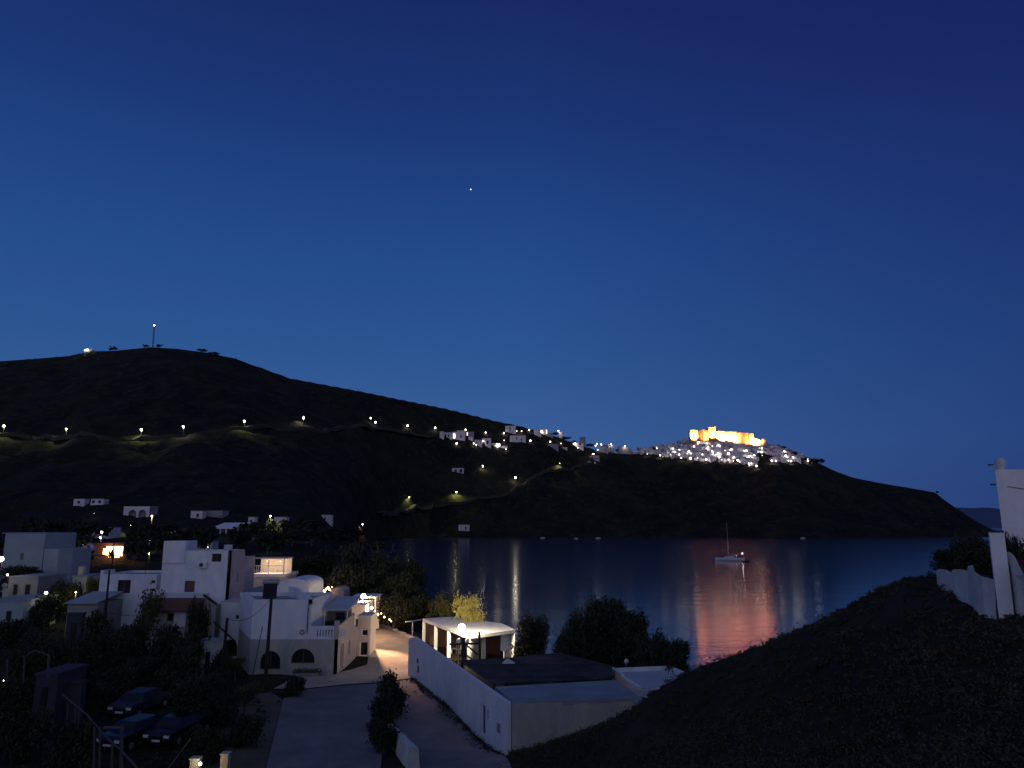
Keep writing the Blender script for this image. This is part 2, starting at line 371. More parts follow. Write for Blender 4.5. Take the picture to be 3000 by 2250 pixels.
# ------------------------------------------------------------------ lamps
LCOL = {'E_white':(1,.86,.66), 'E_whiteS':(1,.86,.66), 'E_hill':(1,.84,.72), 'E_warm':(1,.62,.30), 'E_green':(.95,.95,.30), 'E_blast':(1,.80,.52)}
def street_lamp(px, py, h, label, m='E_white', r=.8, power=900, group=None, cat='street lamp', name='street_lamp', Y=None, shine=False, y0=None, fwd=0.):
    if Y is None: b = hit(px, py, h, y0=y0)
    else:
        q = P(px, py, Y); b = Vector((q.x, q.y, g(q.x, q.y))); h = q.z-b.z
    if fwd: q = P(px, py, b.y-fwd); b = Vector((q.x, q.y, float(far_z(q.x, q.y))))
    top = P(px, py, b.y)
    t = root(name, b, label, cat, group)
    r = r*min(1., b.y/1000) if Y is None else r
    pr = max(.05, min(.16, r*.16))
    mb = MB(); x, y = top.x, top.y+r*.9
    mb.tube((x, y, b.z-.3), (x, y, top.z+r*.9), pr*1.2, pr*.8, 7); mb.tube((x, y, top.z+r*.9), (x, top.y-r*.2, top.z+r*1.05), pr*.7, pr*.7, 6)
    mb.build('pole', M['dark_metal'], t)
    MB().ball((top.x, top.y, top.z), r, 10, 6).build('lamp_globe', M[m], t, smooth=True)
    if power and shine == 'wall': light('bulb', (top.x, top.y-.15*r, top.z-r-.1), power, LCOL[m], t, 'SPOT', .3, (top.x, top.y+7, top.z-3.5), 165, .5)
    elif power and shine: light('bulb', (top.x, top.y-.15*r, top.z-r-.25), power, LCOL[m], t, size=.25)
    elif power: light('bulb', (top.x, top.y-.15*r, top.z-r-.1), power, LCOL[m], t, 'SPOT', .25, (top.x, top.y, top.z-10), 158, .35)
    return t
# ================================================================== NEAR BUILDINGS
def xr(px, py, Y): return P(px, py, Y).x
def zr_(px, py, Y): return P(px, py, Y).z
def opening(rt, A, B, s0, s1, z0, z1, name='window', panemat='glass', framemat='white', arched=False, depth=.18, fr=.07, label=None):
    """frame and pane sitting inside a hole of wall A->B"""
    A = Vector((A[0],A[1],0)); B = Vector((B[0],B[1],0)); d = (B-A).normalized(); nn = Vector((-d.y,d.x,0))
    def W(s, z, t): p = A+d*s+nn*t; return (p.x, p.y, z)
    f = MB(); lp = arch(s0, s1, z0, z1) if arched else rect(s0, s1, z0, z1)
    c = ((s0+s1)/2, (z0+z1)/2)
    inn = [(c[0]+(s-c[0])*(1-2*fr/(s1-s0)), c[1]+(z-c[1])*(1-2*fr/(z1-z0))) for s, z in lp]; k = len(lp)
    t0, t1 = depth-.06, depth
    f.add([W(s,z,t0) for s,z in lp]+[W(s,z,t0) for s,z in inn]+[W(s,z,t1) for s,z in inn], [(i,(i+1)%k,k+(i+1)%k,k+i) for i in range(k)]+[(k+i,k+(i+1)%k,2*k+(i+1)%k,2*k+i) for i in range(k)])
    if name == 'window' and (s1-s0) > .7:
        for s in (c[0]-.03,): f.add([W(s,z0+.05,t0-.01),W(s+.06,z0+.05,t0-.01),W(s+.06,z1-.05,t0-.01),W(s,z1-.05,t0-.01)], [(0,1,2,3)])
    fo = f.build(name, M[framemat], rt, label=label)
    p = MB(); p.add([W(s,z,t1+.01) for s,z in lp], [tuple(range(k))])
    p.build('pane' if name == 'window' else 'panel', M[panemat], fo)
    return fo

# ---- two-storey white house with the balcony
H1 = root('two_storey_house', (-18, 66, 2), 'white two-storey house with arched ground floor openings and a slotted balcony parapet', 'house')
A, B = (-21.6, 64.), (-14.4, 64.); zb = 1.4; z1 = zr_(850, 1873, 64.)
sx = lambda px, py, Y=64., x0=-21.6: P(px, py, Y).x-x0
ops = [(sx(762,1930), sx(822,1930), zr_(790,1962,64), zr_(790,1907,64)), (sx(852,1930), sx(922,1930), zr_(885,1944,64), zr_(885,1900,64))]
mb = MB(); wall_holes(mb, A, B, zb, z1, [arch(*o) for o in ops])
mb.prism([(-21.6,64.5),(-14.65,64.5),(-14.65,72),(-25.2,72)], zb, z1-.003)
mb.prism([(-21.6,64.0),(-21.35,64.5),(-25.0,71.9),(-25.3,71.6)], zb, z1-.002)
mb.build('ground_floor_wall', M['cream'], H1)
for i, o in enumerate(ops): opening(H1, A, B, *o, arched=True, panemat='dark', framemat='shutter_brown', depth=.22)
AS, BS = (-14.4, 64.), (-14.4, 72.)
mb = MB(); wall_holes(mb, AS, BS, zb, z1, [arch(1.3, 2.5, 2.05, 4.2), rect(4.1,5.0,2.9,4.0)])
mb.build('side_wall', M['pink'], H1)
opening(H1, AS, BS, 1.3, 2.5, 2.05, 4.2, name='door', arched=True, panemat='shutter_brown', framemat='white')
opening(H1, AS, BS, 4.1, 5.0, 2.9, 4.0, panemat='glass')
ztop = zr_(800,1757,64)
mb = MB(); mb.prism([(-21.6,64.0),(-16.7,64.0),(-16.7,71.0),(-25.1,71.0)], z1+.002, ztop-.35)
for a, b in (((-21.6,64),(-16.7,64)),((-21.6,64),(-25.1,71)),((-16.7,64),(-16.7,71)),((-25.1,71),(-16.7,71))):
    a = Vector((*a,0)); b = Vector((*b,0)); d = (b-a).normalized(); nn = Vector((-d.y,d.x,0))*.14; c = Vector((-20,67.5,0)); s = 1 if (c-a).dot(nn) > 0 else -1
    p = [a, b, b+nn*s*2, a+nn*s*2]; mb.prism([(q.x,q.y) for q in p], ztop-.36, ztop)
mb.build('upper_floor_wall', M['white'], H1)
MB().prism([(-21.2,64.5),(-17.1,64.5),(-17.1,70.6),(-24.4,70.6)], ztop-.35, ztop-.30).build('roof', M['roof_grey'], H1)
# curved parapet shoulder on the roof
mb = MB(); pts = []
for i in range(9):
    t = i/8; pts.append((-20.4+t*3.6, 70.2-t*5.4, ztop+.55*(1-sm(.25,.9,t))+.05))
for a, b in zip(pts, pts[1:]): mb.prism([(a[0]-.12,a[1]),(a[0]+.12,a[1]),(b[0]+.12,b[1]),(b[0]-.12,b[1])], [ztop-.3]*4, [a[2],a[2],b[2],b[2]])
mb.build('curved_parapet', M['white'], H1)
# balcony parapet with slots
zp = zr_(960,1836,64); mb = MB(); sl = []
for i in range(11):
    x = sx(928+i*8.3, 1855, 64., -16.7); sl.append(rect(x, x+.11, z1+.22, z1+.78))
wall_holes(mb, (-16.7,64.), (-14.4,64.), z1+.002, zp, sl, th=.14); 
mb.box(-16.72, -14.38, 63.98, 64.18, zp+.001, zp+.05)
mb.build('balcony_parapet', M['white'], H1)
mb = MB(); mb.prism([(-14.54,64.16),(-14.4,64.16),(-14.4,70.5),(-14.54,70.5)], z1+.003, [zp,zp,zp+.35,zp+.35]); mb.box(-14.72,-14.38,63.96,64.3,z1,zp+.45)
mb.build('side_parapet', M['pink'], H1)
MB().box(-16.7+.002, -14.56, 69.6, 70.0, z1+.003, 6.6).build('terrace_back_wall', M['grey_wall'], H1)
MB().prism([(-16.68,67.6),(-14.3,67.6),(-14.3,72.6),(-16.68,72.6)], [6.66,6.66,7.3,7.3], [6.78,6.78,7.42,7.42]).build('terrace_roof', M['roof_white'], H1)
for x in (-16.5, -14.5): MB().tube((x,67.75,z1), (x,67.75,6.7), .05).build('roof_post', M['white'], H1)
MB().box(-15.9,-15.1,69.55,69.6,z1+.9,6.3).build('terrace_window', M['glass'], H1)
mb = MB(); mb.tube((-16.95,63.93,7.4),(-16.95,63.93,5.3),.035); mb.tube((-16.95,63.93,7.45),(-16.75,63.93,7.75),.035)
mb.build('drainpipe', M['dark_metal'], H1)
mb = MB()
for i in range(14):
    a, b = [2*math.pi*(i+q)/14 for q in (0,1)]
    mb.tube((-17.35+.16*math.cos(a),63.9,5.35+.16*math.sin(a)), (-17.35+.16*math.cos(b),63.9,5.35+.16*math.sin(b)), .03, n=5)
tag(mb.build('hose_coil', M['dark_metal'], None, base=(-17.35,63.9,5.1)), 'coiled dark hose hanging on the upper wall of the white house', 'hose')
# planter and door step
t = root('planter', (sx(890,1970)-21.6, 63.3, g(-17.,63.3)), 'long planter of dark greenery under the right arch of the white house', 'planter')
x0, x1 = xr(868,1975,63.3), xr(935,1975,63.3)
MB().box(x0,x1,63.05,63.5,1.9,2.3).build('trough', M['grey_wall'], t)
V, Fc = leaves([(x0+(x1-x0)*k/5, 63.28, 2.4) for k in range(6)], [.28]*6, 600, .07, 11)
MB().add(V, Fc).build('foliage', M['leaf2'], t)
t = root('planter', (-15.8, 68.8, z1), 'row of dark pot plants on the balcony terrace', 'planter')
MB().box(-16.5,-14.7,68.6,68.95,z1+.01,z1+.3).build('trough', M['grey_wall'], t)
V, Fc = leaves([(-16.4+k*.3, 68.75, z1+.65) for k in range(6)], [.3,.4,.35,.3,.42,.3], 900, .07, 12); MB().add(V, Fc).build('foliage', M['leaf2'], t)
# solar water heater
t = root('solar_water_heater', (-20.3, 66.3, ztop-.3), 'dark tilted solar panel with a pale tank on the roof of the white house', 'solar heater')
bx = P(800,1728,66.3)
mb = MB(); mb.prism([(bx.x-.75,65.9),(bx.x+.45,65.9),(bx.x+.15,67.0),(bx.x-1.05,67.0)], [ztop-.1,ztop-.1,ztop+1.0,ztop+1.0], [ztop,ztop,ztop+1.1,ztop+1.1]); mb.build('collector_panel', M['dark'], t)
MB().tube((bx.x-1.15,67.15,ztop+1.2),(bx.x+.2,67.15,ztop+1.2),.24,n=12).build('tank', M['metal'], t)
for x in (bx.x-1.0, bx.x+.05): MB().tube((x,67.1,ztop-.3),(x,67.1,ztop+1.1),.03).build('strut', M['metal'], t)
# ---- annex on its right
t = root('annex', (-13.6, 73, 2), 'narrow pinkish lean-to with dark windows on the right of the white house', 'annex')
mb = MB(); A2, B2 = (-14.38, 72.02), (-13.2, 72.02)
wall_holes(mb, A2, B2, 1.5, 5.6, [rect(.35,.95,3.9,4.5), rect(.25,1.0,2.15,3.4)], th=.2); mb.box(-14.38,-13.2,72.23,75,1.5,5.598); mb.build('wall', M['pink'], t)
opening(t, A2, B2, .35, .95, 3.9, 4.5, panemat='dark'); opening(t, A2, B2, .25, 1.0, 2.15, 3.4, panemat='dark', name='door')
MB().box(-14.45,-13.1,71.95,75.1,5.6,5.75).build('roof', M['roof_white'], t)
x0, x1 = xr(1030,1790,80), xr(1070,1790,80)
t = root('cube_house', ((x0+x1)/2, 82, 2.2), 'plain pinkish cube house beside the blazing restaurant lamp', 'house')
MB().box(x0,x1,80,86,1.2,zr_(1050,1772,80)).build('wall', M['pink'], t)
MB().box(x0+.25,x1-.25,80.25,85.7,zr_(1050,1772,80),zr_(1050,1772,80)+.02).build('roof', M['roof_white'], t)
MB().box(x0+.5,x0+1.1,79.96,80,3.5,4.5).build('window', M['glass'], t)
# ---- vaulted house behind
def vault(name, px0, px1, pt, pb, Y, depth, label, m='white', rise=.8, parent=None):
    x0, x1 = xr(px0,pb,Y), xr(px1,pb,Y); zt = zr_((px0+px1)/2, pt, Y); c = (x0+x1)/2; w = (x1-x0)/2
    t = root(name, (c, Y+depth/2, g(c, Y)), label, 'house'); poly = []
    z0 = min(g(c,Y), zr_(c,pb,Y))-1.5
    pts = [(x0,z0),(x1,z0)]+[(c+w*math.cos(a), zt-rise+rise*math.sin(a)**.7) for a in [math.pi*i/12 for i in range(13)]]
    mb = MB(); k = len(pts)
    mb.add([(x,Y,z) for x,z in pts]+[(x,Y+depth,z) for x,z in pts], [tuple(range(k)), tuple(range(2*k-1,k-1,-1))]+[(i,k+i,k+(i+1)%k,(i+1)%k) for i in range(k)])
    mb.build('wall', M[m], t); return t, x0, x1, zt
t, x0, x1, zt = vault('vaulted_house', 811, 903, 1696, 1745, 77, 6, 'rounded white vaulted house just behind the white house with the balcony')
MB().box(x1-1.3,x1-.75,76.95,77,zt-1.6,zt-1.1).build('window', M['dark'], t)
t, x0, x1, zt = vault('vaulted_house', 966, 1006, 1723, 1760, 92, 5, 'small low vaulted house between the orange lights and the restaurant lamp', m='pink', rise=.5)
# dark roofed shed left of the vault
x0, x1 = xr(705,1720,79), xr(812,1720,79)
t = root('flat_roofed_house', ((x0+x1)/2, 82, 2.2), 'low house with a dark greenish flat roof behind the white house', 'house')
zt = zr_(750,1735,79); MB().box(x0,x1,79,87,1.5,zt).build('wall', M['grey_wall'], t)
MB().box(x0-.1,x1+.1,78.9,87.1,zt,zt+.12).build('roof', M['roof_grey'], t); MB().box(x0+1,x0+1.8,78.96,79,zt-2.2,zt-1.2).build('window', M['dark'], t)
# ---- lit roof terrace
Y = 98.; x0, x1 = xr(738,1688,Y), xr(832,1680,Y); zs = zr_(780,1684,Y)
t = root('terrace_building', ((x0+x1)/2, Y+3, 3), 'building with a lit roof terrace behind railings, right of the tall house', 'building')
MB().box(x0,x1,Y,Y+6,1.5,zs-.25).build('wall', M['pink'], t)
MB().box(x0-.15,x1+.15,Y-.2,Y+6.1,zs-.25,zs+.12).build('terrace_slab', M['white'], t)
mb = MB()
for i in range(16): xx = x0+(x1-x0)*i/15; mb.tube((xx,Y-.05,zs+.12),(xx,Y-.05,zs+1.15),.028,n=5)
for zz in (zs+.5, zs+1.15): mb.tube((x0,Y-.05,zz),(x1,Y-.05,zz),.035,n=5)
mb.build('railing', M['white'], t)
MB().box(x0,x1,Y+3.2,Y+3.4,zs+.12,zs+2.0).build('back_wall', M['cream'], t)
MB().box(x0-.1,x1+.1,Y+.0,Y+3.5,zs+2.0,zs+2.12).build('canopy', M['pink'], t)
for xx in (x0+.1, (x0+x1)/2, x1-.1): MB().tube((xx,Y+.1,zs+.12),(xx,Y+.1,zs+2.0),.07).build('post', M['white'], t)
for k in (.3,.72):
    xx = x0+(x1-x0)*k; l = root('ceiling_lamp', (xx, Y+2, zs+1.65), 'warm round lamp under the terrace canopy, %s one' % ('left' if k < .5 else 'right'), 'lamp')
    mb = MB().ball((xx,Y+2,zs+1.6), .11); mb.build('globe', M['E_winw'], l, smooth=True); MB().tube((xx,Y+2,zs+1.7),(xx,Y+2,zs+2.0),.02).build('cord', M['dark'], l)
    light('bulb', (xx,Y+1.2,zs+1.25), 130, (1,.66,.42), l, size=.1)
# ---- tall house
Y = 75.; x0, x1 = -34.5, -27.8; zt = zr_(600,1613,Y)
t = root('tall_house', (-31, 78, 2), 'tall plain white house with a small dark square window near its top', 'house')
A, B = (x0,Y), (x1,Y); f = lambda px: P(px,1700,Y).x-x0
w1 = (P(620,1640,Y).x-x0, P(648,1640,Y).x-x0, zr_(634,1646,Y), zr_(634,1622,Y)); w2 = (P(541,1710,Y).x-x0, P(571,1710,Y).x-x0, zr_(556,1735,Y), zr_(556,1702,Y))
w3 = (P(642,1930,Y).x-x0, min(P(690,1930,Y).x-x0, x1-x0-.1), zr_(665,1945,Y), zr_(665,1903,Y))
mb = MB(); wall_holes(mb, A, B, 1.2, zt, [rect(*w1), rect(*w2)]); mb.box(x0,x1-.26,Y+.5,Y+4,1.2,zt-.3)
mb.box(x0,x0+.25,Y+.25,Y+4.0,zt-.31,zt); mb.box(x0,x1,Y+3.8,Y+4.0,zt-.305,zt-.002); mb.build('front_wall', M['white'], t)
opening(t, A, B, *w1, panemat='dark', framemat='shutter_brown'); opening(t, A, B, *w2, panemat='shutter_brown', framemat='shutter_brown', label='closed brown shutters')
mb = MB(); wall_holes(mb, (x1,Y), (x1,Y+4), 1.2, zt, [rect(2.2,2.6,8.4,9.2)]); mb.box(x1-4,x1-.001,Y+4.001,Y+7.2,1.2,zr_(730,1631,Y+5)); mb.build('side_wall', M['pink'], t)
MB().box(x0+.3,x1-.3,Y+.5,Y+3.75,zt-.3,zt-.26).build('roof', M['roof_grey'], t)
xa, xb = xr(484,1600,Y), xr(545,1600,Y); zt2 = zr_(515,1585,Y)
MB().box(xa-.1,xb,Y-.12,Y+2.6,zr_(500,1650,Y),zt2).build('stair_head', M['white'], t)
mb = MB(); mb.tube((x1-.12,Y-.06,zt-.1),(x1-.12,Y-.06,zt-2.2),.05); mb.build('drainpipe', M['dark_metal'], t)
# tall-house annex with dark arch
Y = 72.; x0, x1 = xr(640,1900,Y), xr(714,1900,Y); zt = zr_(690,1764,Y)
t = root('side_house', ((x0+x1)/2, 73.5, 2), 'narrow white house with a dark arch at its foot, left of the balcony house', 'house')
A, B = (x0,Y), (x1,Y); o1 = (.35, 1.75, 2.1, 3.6); o2 = (x1-x0-1.0, x1-x0-.6, zr_(690,1816,Y), zr_(690,1801,Y))
mb = MB(); wall_holes(mb, A, B, 1.3, zt, [arch(*o1), rect(*o2)]); mb.box(x0,x1,Y+.5,Y+2.9,1.3,zt-.002); mb.build('wall', M['white'], t)
opening(t, A, B, *o1, arched=True, panemat='dark', framemat='shutter_brown', name='door'); opening(t, A, B, *o2, panemat='dark')
MB().box(x0-.05,x1+.05,Y-.05,Y+2.8,zt,zt+.08).build('roof', M['roof_white'], t)
# ---- long low white house on the left
Y = 84.; x0, x1 = xr(288,1740,Y), xr(516,1740,Y); zt = zr_(380,1682,Y)
t = root('low_house', ((x0+x1)/2, Y+3, 2.5), 'long low white house with one large dark window and two tiny square ones', 'house')
A, B = (x0,Y), (x1,Y); q = lambda a, b, c, d: (P(a,c,Y).x-x0, P(b,c,Y).x-x0, zr_(a,d,Y), zr_(a,c,Y))
os_ = [q(346,384,1699,1738), q(443,455,1700,1709), q(443,455,1724,1733)]
mb = MB(); wall_holes(mb, A, B, 1.5, zt, [rect(*o) for o in os_]); mb.box(x0,x1,Y+.5,Y+7,1.5,zt-.3); mb.box(x0,x0+.2,Y+.25,Y+7,zt-.3,zt-.002); mb.box(x0+.201,x1,Y+6.8,Y+7,zt-.3,zt-.004)
mb.box(x0,xr(305,1672,Y),Y+.01,Y+1.2,zt+.001,zr_(300,1671,Y)); mb.build('wall', M['white'], t)
for o in os_: opening(t, A, B, *o, panemat='dark', framemat='shutter_brown')
MB().box(x0+.22,x1-.2,Y+.5,Y+6.78,zt-.3,zt-.25).build('roof', M['roof_grey'], t)
MB().box(xr(460,1700,Y),xr(511,1700,Y),Y-.05,Y-.002,zr_(485,1729,Y),zt-.05).build('blue_wall_panel', M['blue_wall'], t)
# blue-grey shed left of it
Y = 79.; x0, x1 = xr(200,1760,Y), xr(288,1760,Y); zt = zr_(240,1768,Y)
t = root('shed', ((x0+x1)/2, Y+2, 3), 'low shed with a dim bluish roof against the left end of the low house', 'shed')
MB().box(x0,x1,Y,Y+5,1.8,zt).build('wall', M['grey_wall'], t); MB().prism([(x0-.2,Y-.3),(x1,Y-.3),(x1,Y+5),(x0-.2,Y+5)],[zt]*2+[zt+.7]*2,[zt+.1]*2+[zt+.8]*2).build('roof', M['blue_wall'], t)
# ---- pale roofed house and tiled cottage
Y = 73.5; x0, x1 = xr(463,1760,Y), xr(632,1760,Y); zt = zr_(540,1772,Y)
t = root('pale_roofed_house', ((x0+x1)/2, 74, 2), 'cream house with a wide pale flat roof in front of the tall house', 'house')
MB().box(x0,x1,Y-2.5,Y-.002,1.4,zt-1.2).build('porch_wall', M['grey_wall'], t)
mb = MB(); mb.box(x0,x1,Y,Y+1.4,1.4,zt); mb.build('wall', M['cream'], t)
MB().prism([(x0,Y-.15),(x1-1.3,Y-.15),(x1-1.3,Y+1.38),(x0,Y+1.38)],[zt]*4,[zt+.1]*2+[zt+1.0]*2).build('roof', M['roof_white'], t)
xa = xr(594,1780,Y-2.7); xb = xr(632,1780,Y-2.7); mb = MB(); mb.prism([(xa,Y-2.7),(xb,Y-2.7),(xb,Y-2.51),(xa,Y-2.51)],1.4,[zr_(600,1746,Y-2.7),zr_(632,1772,Y-2.7),zr_(632,1772,Y-2.7),zr_(600,1746,Y-2.7)]); mb.build('gable_wall', M['cream'], t)
mb = MB(); mb.prism([(xa,Y-2.85),(xb,Y-2.85),(xb,Y-2.45),(xa,Y-2.45)],[zr_(600,1746,Y-2.7)+.005,zr_(632,1772,Y-2.7)+.005]*1+[zr_(632,1772,Y-2.7)+.005,zr_(600,1746,Y-2.7)+.005],[zr_(600,1746,Y-2.7)+.15,zr_(632,1772,Y-2.7)+.15,zr_(632,1772,Y-2.7)+.15,zr_(600,1746,Y-2.7)+.15]); mb.build('gable_coping', M['wood'], t)
Y = 68.; x0, x1 = xr(430,1800,Y), xr(545,1800,Y); zt = zr_(480,1791,Y)
t = root('tiled_cottage', ((x0+x1)/2, 70, 2.2), 'small cottage with a brown tiled lean-to roof half hidden by dark trees', 'cottage')
A, B = (x0,Y), (x1,Y); o1 = q2 = (P(489,1800,Y).x-x0, P(509,1800,Y).x-x0, zr_(500,1820,Y), zr_(500,1796,Y))
mb = MB(); wall_holes(mb, A, B, 1.5, zt, [rect(*o1)]); mb.box(x0,x1,Y+.4,Y+3,1.5,zt-.01); mb.build('wall', M['cream'], t)
opening(t, A, B, *o1, panemat='dark', framemat='shutter_brown'); MB().box(xr(511,1800,Y),x1,Y-.03,Y,zr_(500,1836,Y),zt-.05).build('white_wall_panel', M['white'], t)
MB().prism([(x0-.3,Y-.5),(x1+.5,Y-.5),(x1+.5,Y+3),(x0-.3,Y+3)],[zt]*2+[zt+.75]*2,[zt+.12]*2+[zt+.87]*2).build('roof', M['tile'], t)
# ---- far-left dim bluish houses
Y = 112.; t = root('stepped_house', (xr(90,1620,Y), Y+4, 3), 'large plain bluish house stepping down to the right at the left edge', 'house')
z0 = 1.5
MB().box(xr(10,1620,Y),xr(127,1620,Y),Y,Y+8,z0,zr_(70,1563,Y)).build('tall_wall', M['blue_wall'], t)
MB().prism([(xr(127,1640,Y),Y),(xr(170,1640,Y),Y),(xr(188,1640,Y),Y+2),(xr(188,1640,Y),Y+7),(xr(127,1640,Y),Y+7)], z0, zr_(150,1608,Y)).build('low_wall', M['blue_wall'], t)
MB().box(xr(8,1563,Y),xr(129,1563,Y),Y-.1,Y+8.1,zr_(70,1563,Y),zr_(70,1563,Y)+.12).build('roof', M['roof_grey'], t)
MB().box(xr(60,1620,Y),xr(70,1620,Y),Y-.04,Y,zr_(60,1640,Y),zr_(60,1620,Y)).build('window', M['glass'], t)
def simple(name, px0, px1, pt, pb, Y, depth, label, cat='house', m='white', wins=(), group=None, roofm='roof_grey', z0=None, winmat='dark', rz=0):
    x0, x1 = xr(px0,pb,Y), xr(px1,pb,Y); zt = zr_((px0+px1)/2, pt, Y); c = (x0+x1)/2
    gg = g(c, Y); z0 = min(gg, zr_(c,pb,Y) if z0 is None else z0)-1.2
    t = root(name, (c, Y+depth/2, gg), label, cat, group)
    MB().box(x0,x1,Y,Y+depth,z0,zt).build('wall', M[m], t)
    lp = .06*(x1-x0)/4
    MB().box(x0-.06,x1+.06,Y-.06,Y+depth+.06,zt,zt+.12+.01*depth).build('roof', M[roofm], t)
    for w in wins:
        MB().box(x0+(x1-x0)*w[0],x0+(x1-x0)*w[1],Y-.08,Y-.01,zt-(zt-max(gg,z0))*w[3],zt-(zt-max(gg,z0))*w[2]).build('window' if len(w)<5 else w[4], M[winmat], t)
    return t
simple('cube_house', -40, 64, 1762, 1820, 82, 6, 'dim bluish cube house cut off by the left edge of the picture', wins=[(.55,.68,.3,.6)], m='blue_wall')
simple('cube_house', 22, 108, 1692, 1735, 97, 6, 'grey house in the dark, right below the large stepped bluish house', wins=[(.2,.32,.2,.5),(.6,.75,.2,.5)], m='grey_wall')
simple('cube_house', 150, 176, 1712, 1730, 100, 4, 'tiny pale ruined house beside the chimney house', wins=[(.3,.6,.3,.8)], m='grey_wall')
t = simple('chimney_house', 210, 252, 1690, 1716, 92, 4, 'small cream house lit yellowish with one thick tall chimney', m='cream', wins=[(.6,.8,.3,.6)])
MB().box(xr(224,1680,92),xr(237,1680,92),92.3,92.9,zr_(230,1692,92),zr_(230,1660,92)).build('chimney', M['cream'], t)
t = root('chimney', (xr(16,1730,84), 84, 5), 'isolated yellowish rounded chimney standing at the far left edge', 'chimney')
mb = MB(); mb.tube((xr(16,1745,85),85,3),(xr(16,1720,85),85,zr_(16,1722,85)),.3,.24); mb.build('shaft', M['cream'], t); MB().ball((xr(14,1716,85),85,zr_(14,1716,85)),.3).build('cap', M['cream'], t)
# ---- long white walled building
L0, L1, R1 = Vector((-8.0,62.9,0)), Vector((-.3,42.2,0)), Vector((7.9,43.6,0)); ZT = zr_(1498,2060,42.2)
def onwall(A, B, px, py):
    A2 = Vector((A[0],A[1])); B2 = Vector((B[0],B[1])); u, v = uv(px, py); d = B2-A2
    s = (u*A2.y-A2.x)/(d.x-u*d.y); p = A2+d*s; return s*d.length, H+v*p.y
t = root('walled_building', (3, 45, 2), 'long low building with a high white side wall, narrow dark door and weathered flat roof', 'building')
d0 = onwall(L0,L1,1409,2060); d1 = onwall(L0,L1,1417,2140); s0 = onwall(L0,L1,1423,2077); s1 = onwall(L0,L1,1429,2108)
Ln = (L1-L0).length; door = (d0[0]-.1, d0[0]+.85, 2.02, d0[1]); slit = (s0[0]+.25, s0[0]+.55, s1[1], s0[1])
mb = MB(); zl = lambda s: 5.1+(ZT-5.1)*s/Ln
wall_holes(mb, L0, L1, 1.2, ZT, [rect(*door), rect(*slit)], th=.28)
dv = (L1-L0).normalized(); nv = Vector((-dv.y,dv.x,0)); a = L0; b = L0+dv*(Ln-.02)
mb.prism([(a.x,a.y),(b.x,b.y),(b.x+nv.x*.28,b.y+nv.y*.28),(a.x+nv.x*.28,a.y+nv.y*.28)], ZT, [5.12,ZT+.03,ZT+.03,5.12])
mb.build('side_wall', M['white'], t)
opening(t, L0, L1, *door, name='door', panemat='shutter_blue', framemat='white'); opening(t, L0, L1, *slit, panemat='dark', framemat='shutter_blue')
for j, (px, pa, pb) in enumerate(((1225,1928,1946),(1227,1950,1974))):
    q0 = onwall(L0,L1,px-3,pa); q1 = onwall(L0,L1,px+3,pb); ss = q0[0]; p = L0+dv*ss-nv*.03
    mb = MB(); e = p+dv*.45; mb.prism([(p.x,p.y),(e.x,e.y),(e.x+nv.x*.028,e.y+nv.y*.028),(p.x+nv.x*.028,p.y+nv.y*.028)], q1[1], q0[1]); mb.build('shutter', M['shutter_blue'], t)
q0 = onwall(L0,L1,1457,2116); q1 = onwall(L0,L1,1457,2143); p = L0+dv*q0[0]-nv*.03; e = p+dv*.5
MB().prism([(p.x,p.y),(e.x,e.y),(e.x+nv.x*.028,e.y+nv.y*.028),(p.x+nv.x*.028,p.y+nv.y*.028)], q1[1], q0[1]).build('meter_box', M['grey_wall'], t)
p = L0-dv*.3-nv*.35
MB().prism([(L0.x-dv.x*.4-nv.x*.3,L0.y-dv.y*.4-nv.y*.3),(L0.x+.01-nv.x*.3,L0.y+.01-nv.y*.3),(L0.x+nv.x*.28,L0.y+nv.y*.28),(L0.x-dv.x*.4+nv.x*.28,L0.y-dv.y*.4+nv.y*.28)], 1.6, 5.0).build('end_pier', M['white'], t)
mb = MB(); fd = (R1-L1).normalized(); c = L1+fd*.03; mb.prism([(c.x+.27,c.y-.0),(R1.x,R1.y),(R1.x-.1,R1.y+.35),(c.x+.27,c.y+.35)], 1.2, ZT-.05); mb.build('front_wall', M['cream'], t)
rp = [G(1503,2056,ZT), G(1805,2041,ZT), G(1885,2048,ZT), G(1805,1990,ZT), G(1450,2010,ZT)]
mb = MB(); mb.prism([(p.x,p.y) for p in rp], ZT-.28, ZT-.035); mb.build('roof', M['roof_grey'], t)
bk = G(1805,1990,ZT); bl = G(1450,2010,ZT)
MB().prism([(bl.x+.1,bl.y-.15),(bk.x,bk.y-.15),(bk.x,bk.y-.001),(bl.x+.1,bl.y-.001)],1.3,ZT-.3).build('back_wall', M['white_old'], t)
# ragged coping along the front edge
mb = MB(); x = .4
while x < 7.2:
    w = random.uniform(.3,.9); p = L1+fd*x; e = L1+fd*(x+w-.01); h = random.uniform(.0,.05)
    mb.prism([(p.x,p.y-.03),(e.x,e.y-.03),(e.x,e.y+.3),(p.x,p.y+.3)], ZT-.12-random.uniform(0,.12), ZT+h); x += w
mb.build('coping', M['roof_grey'], t)
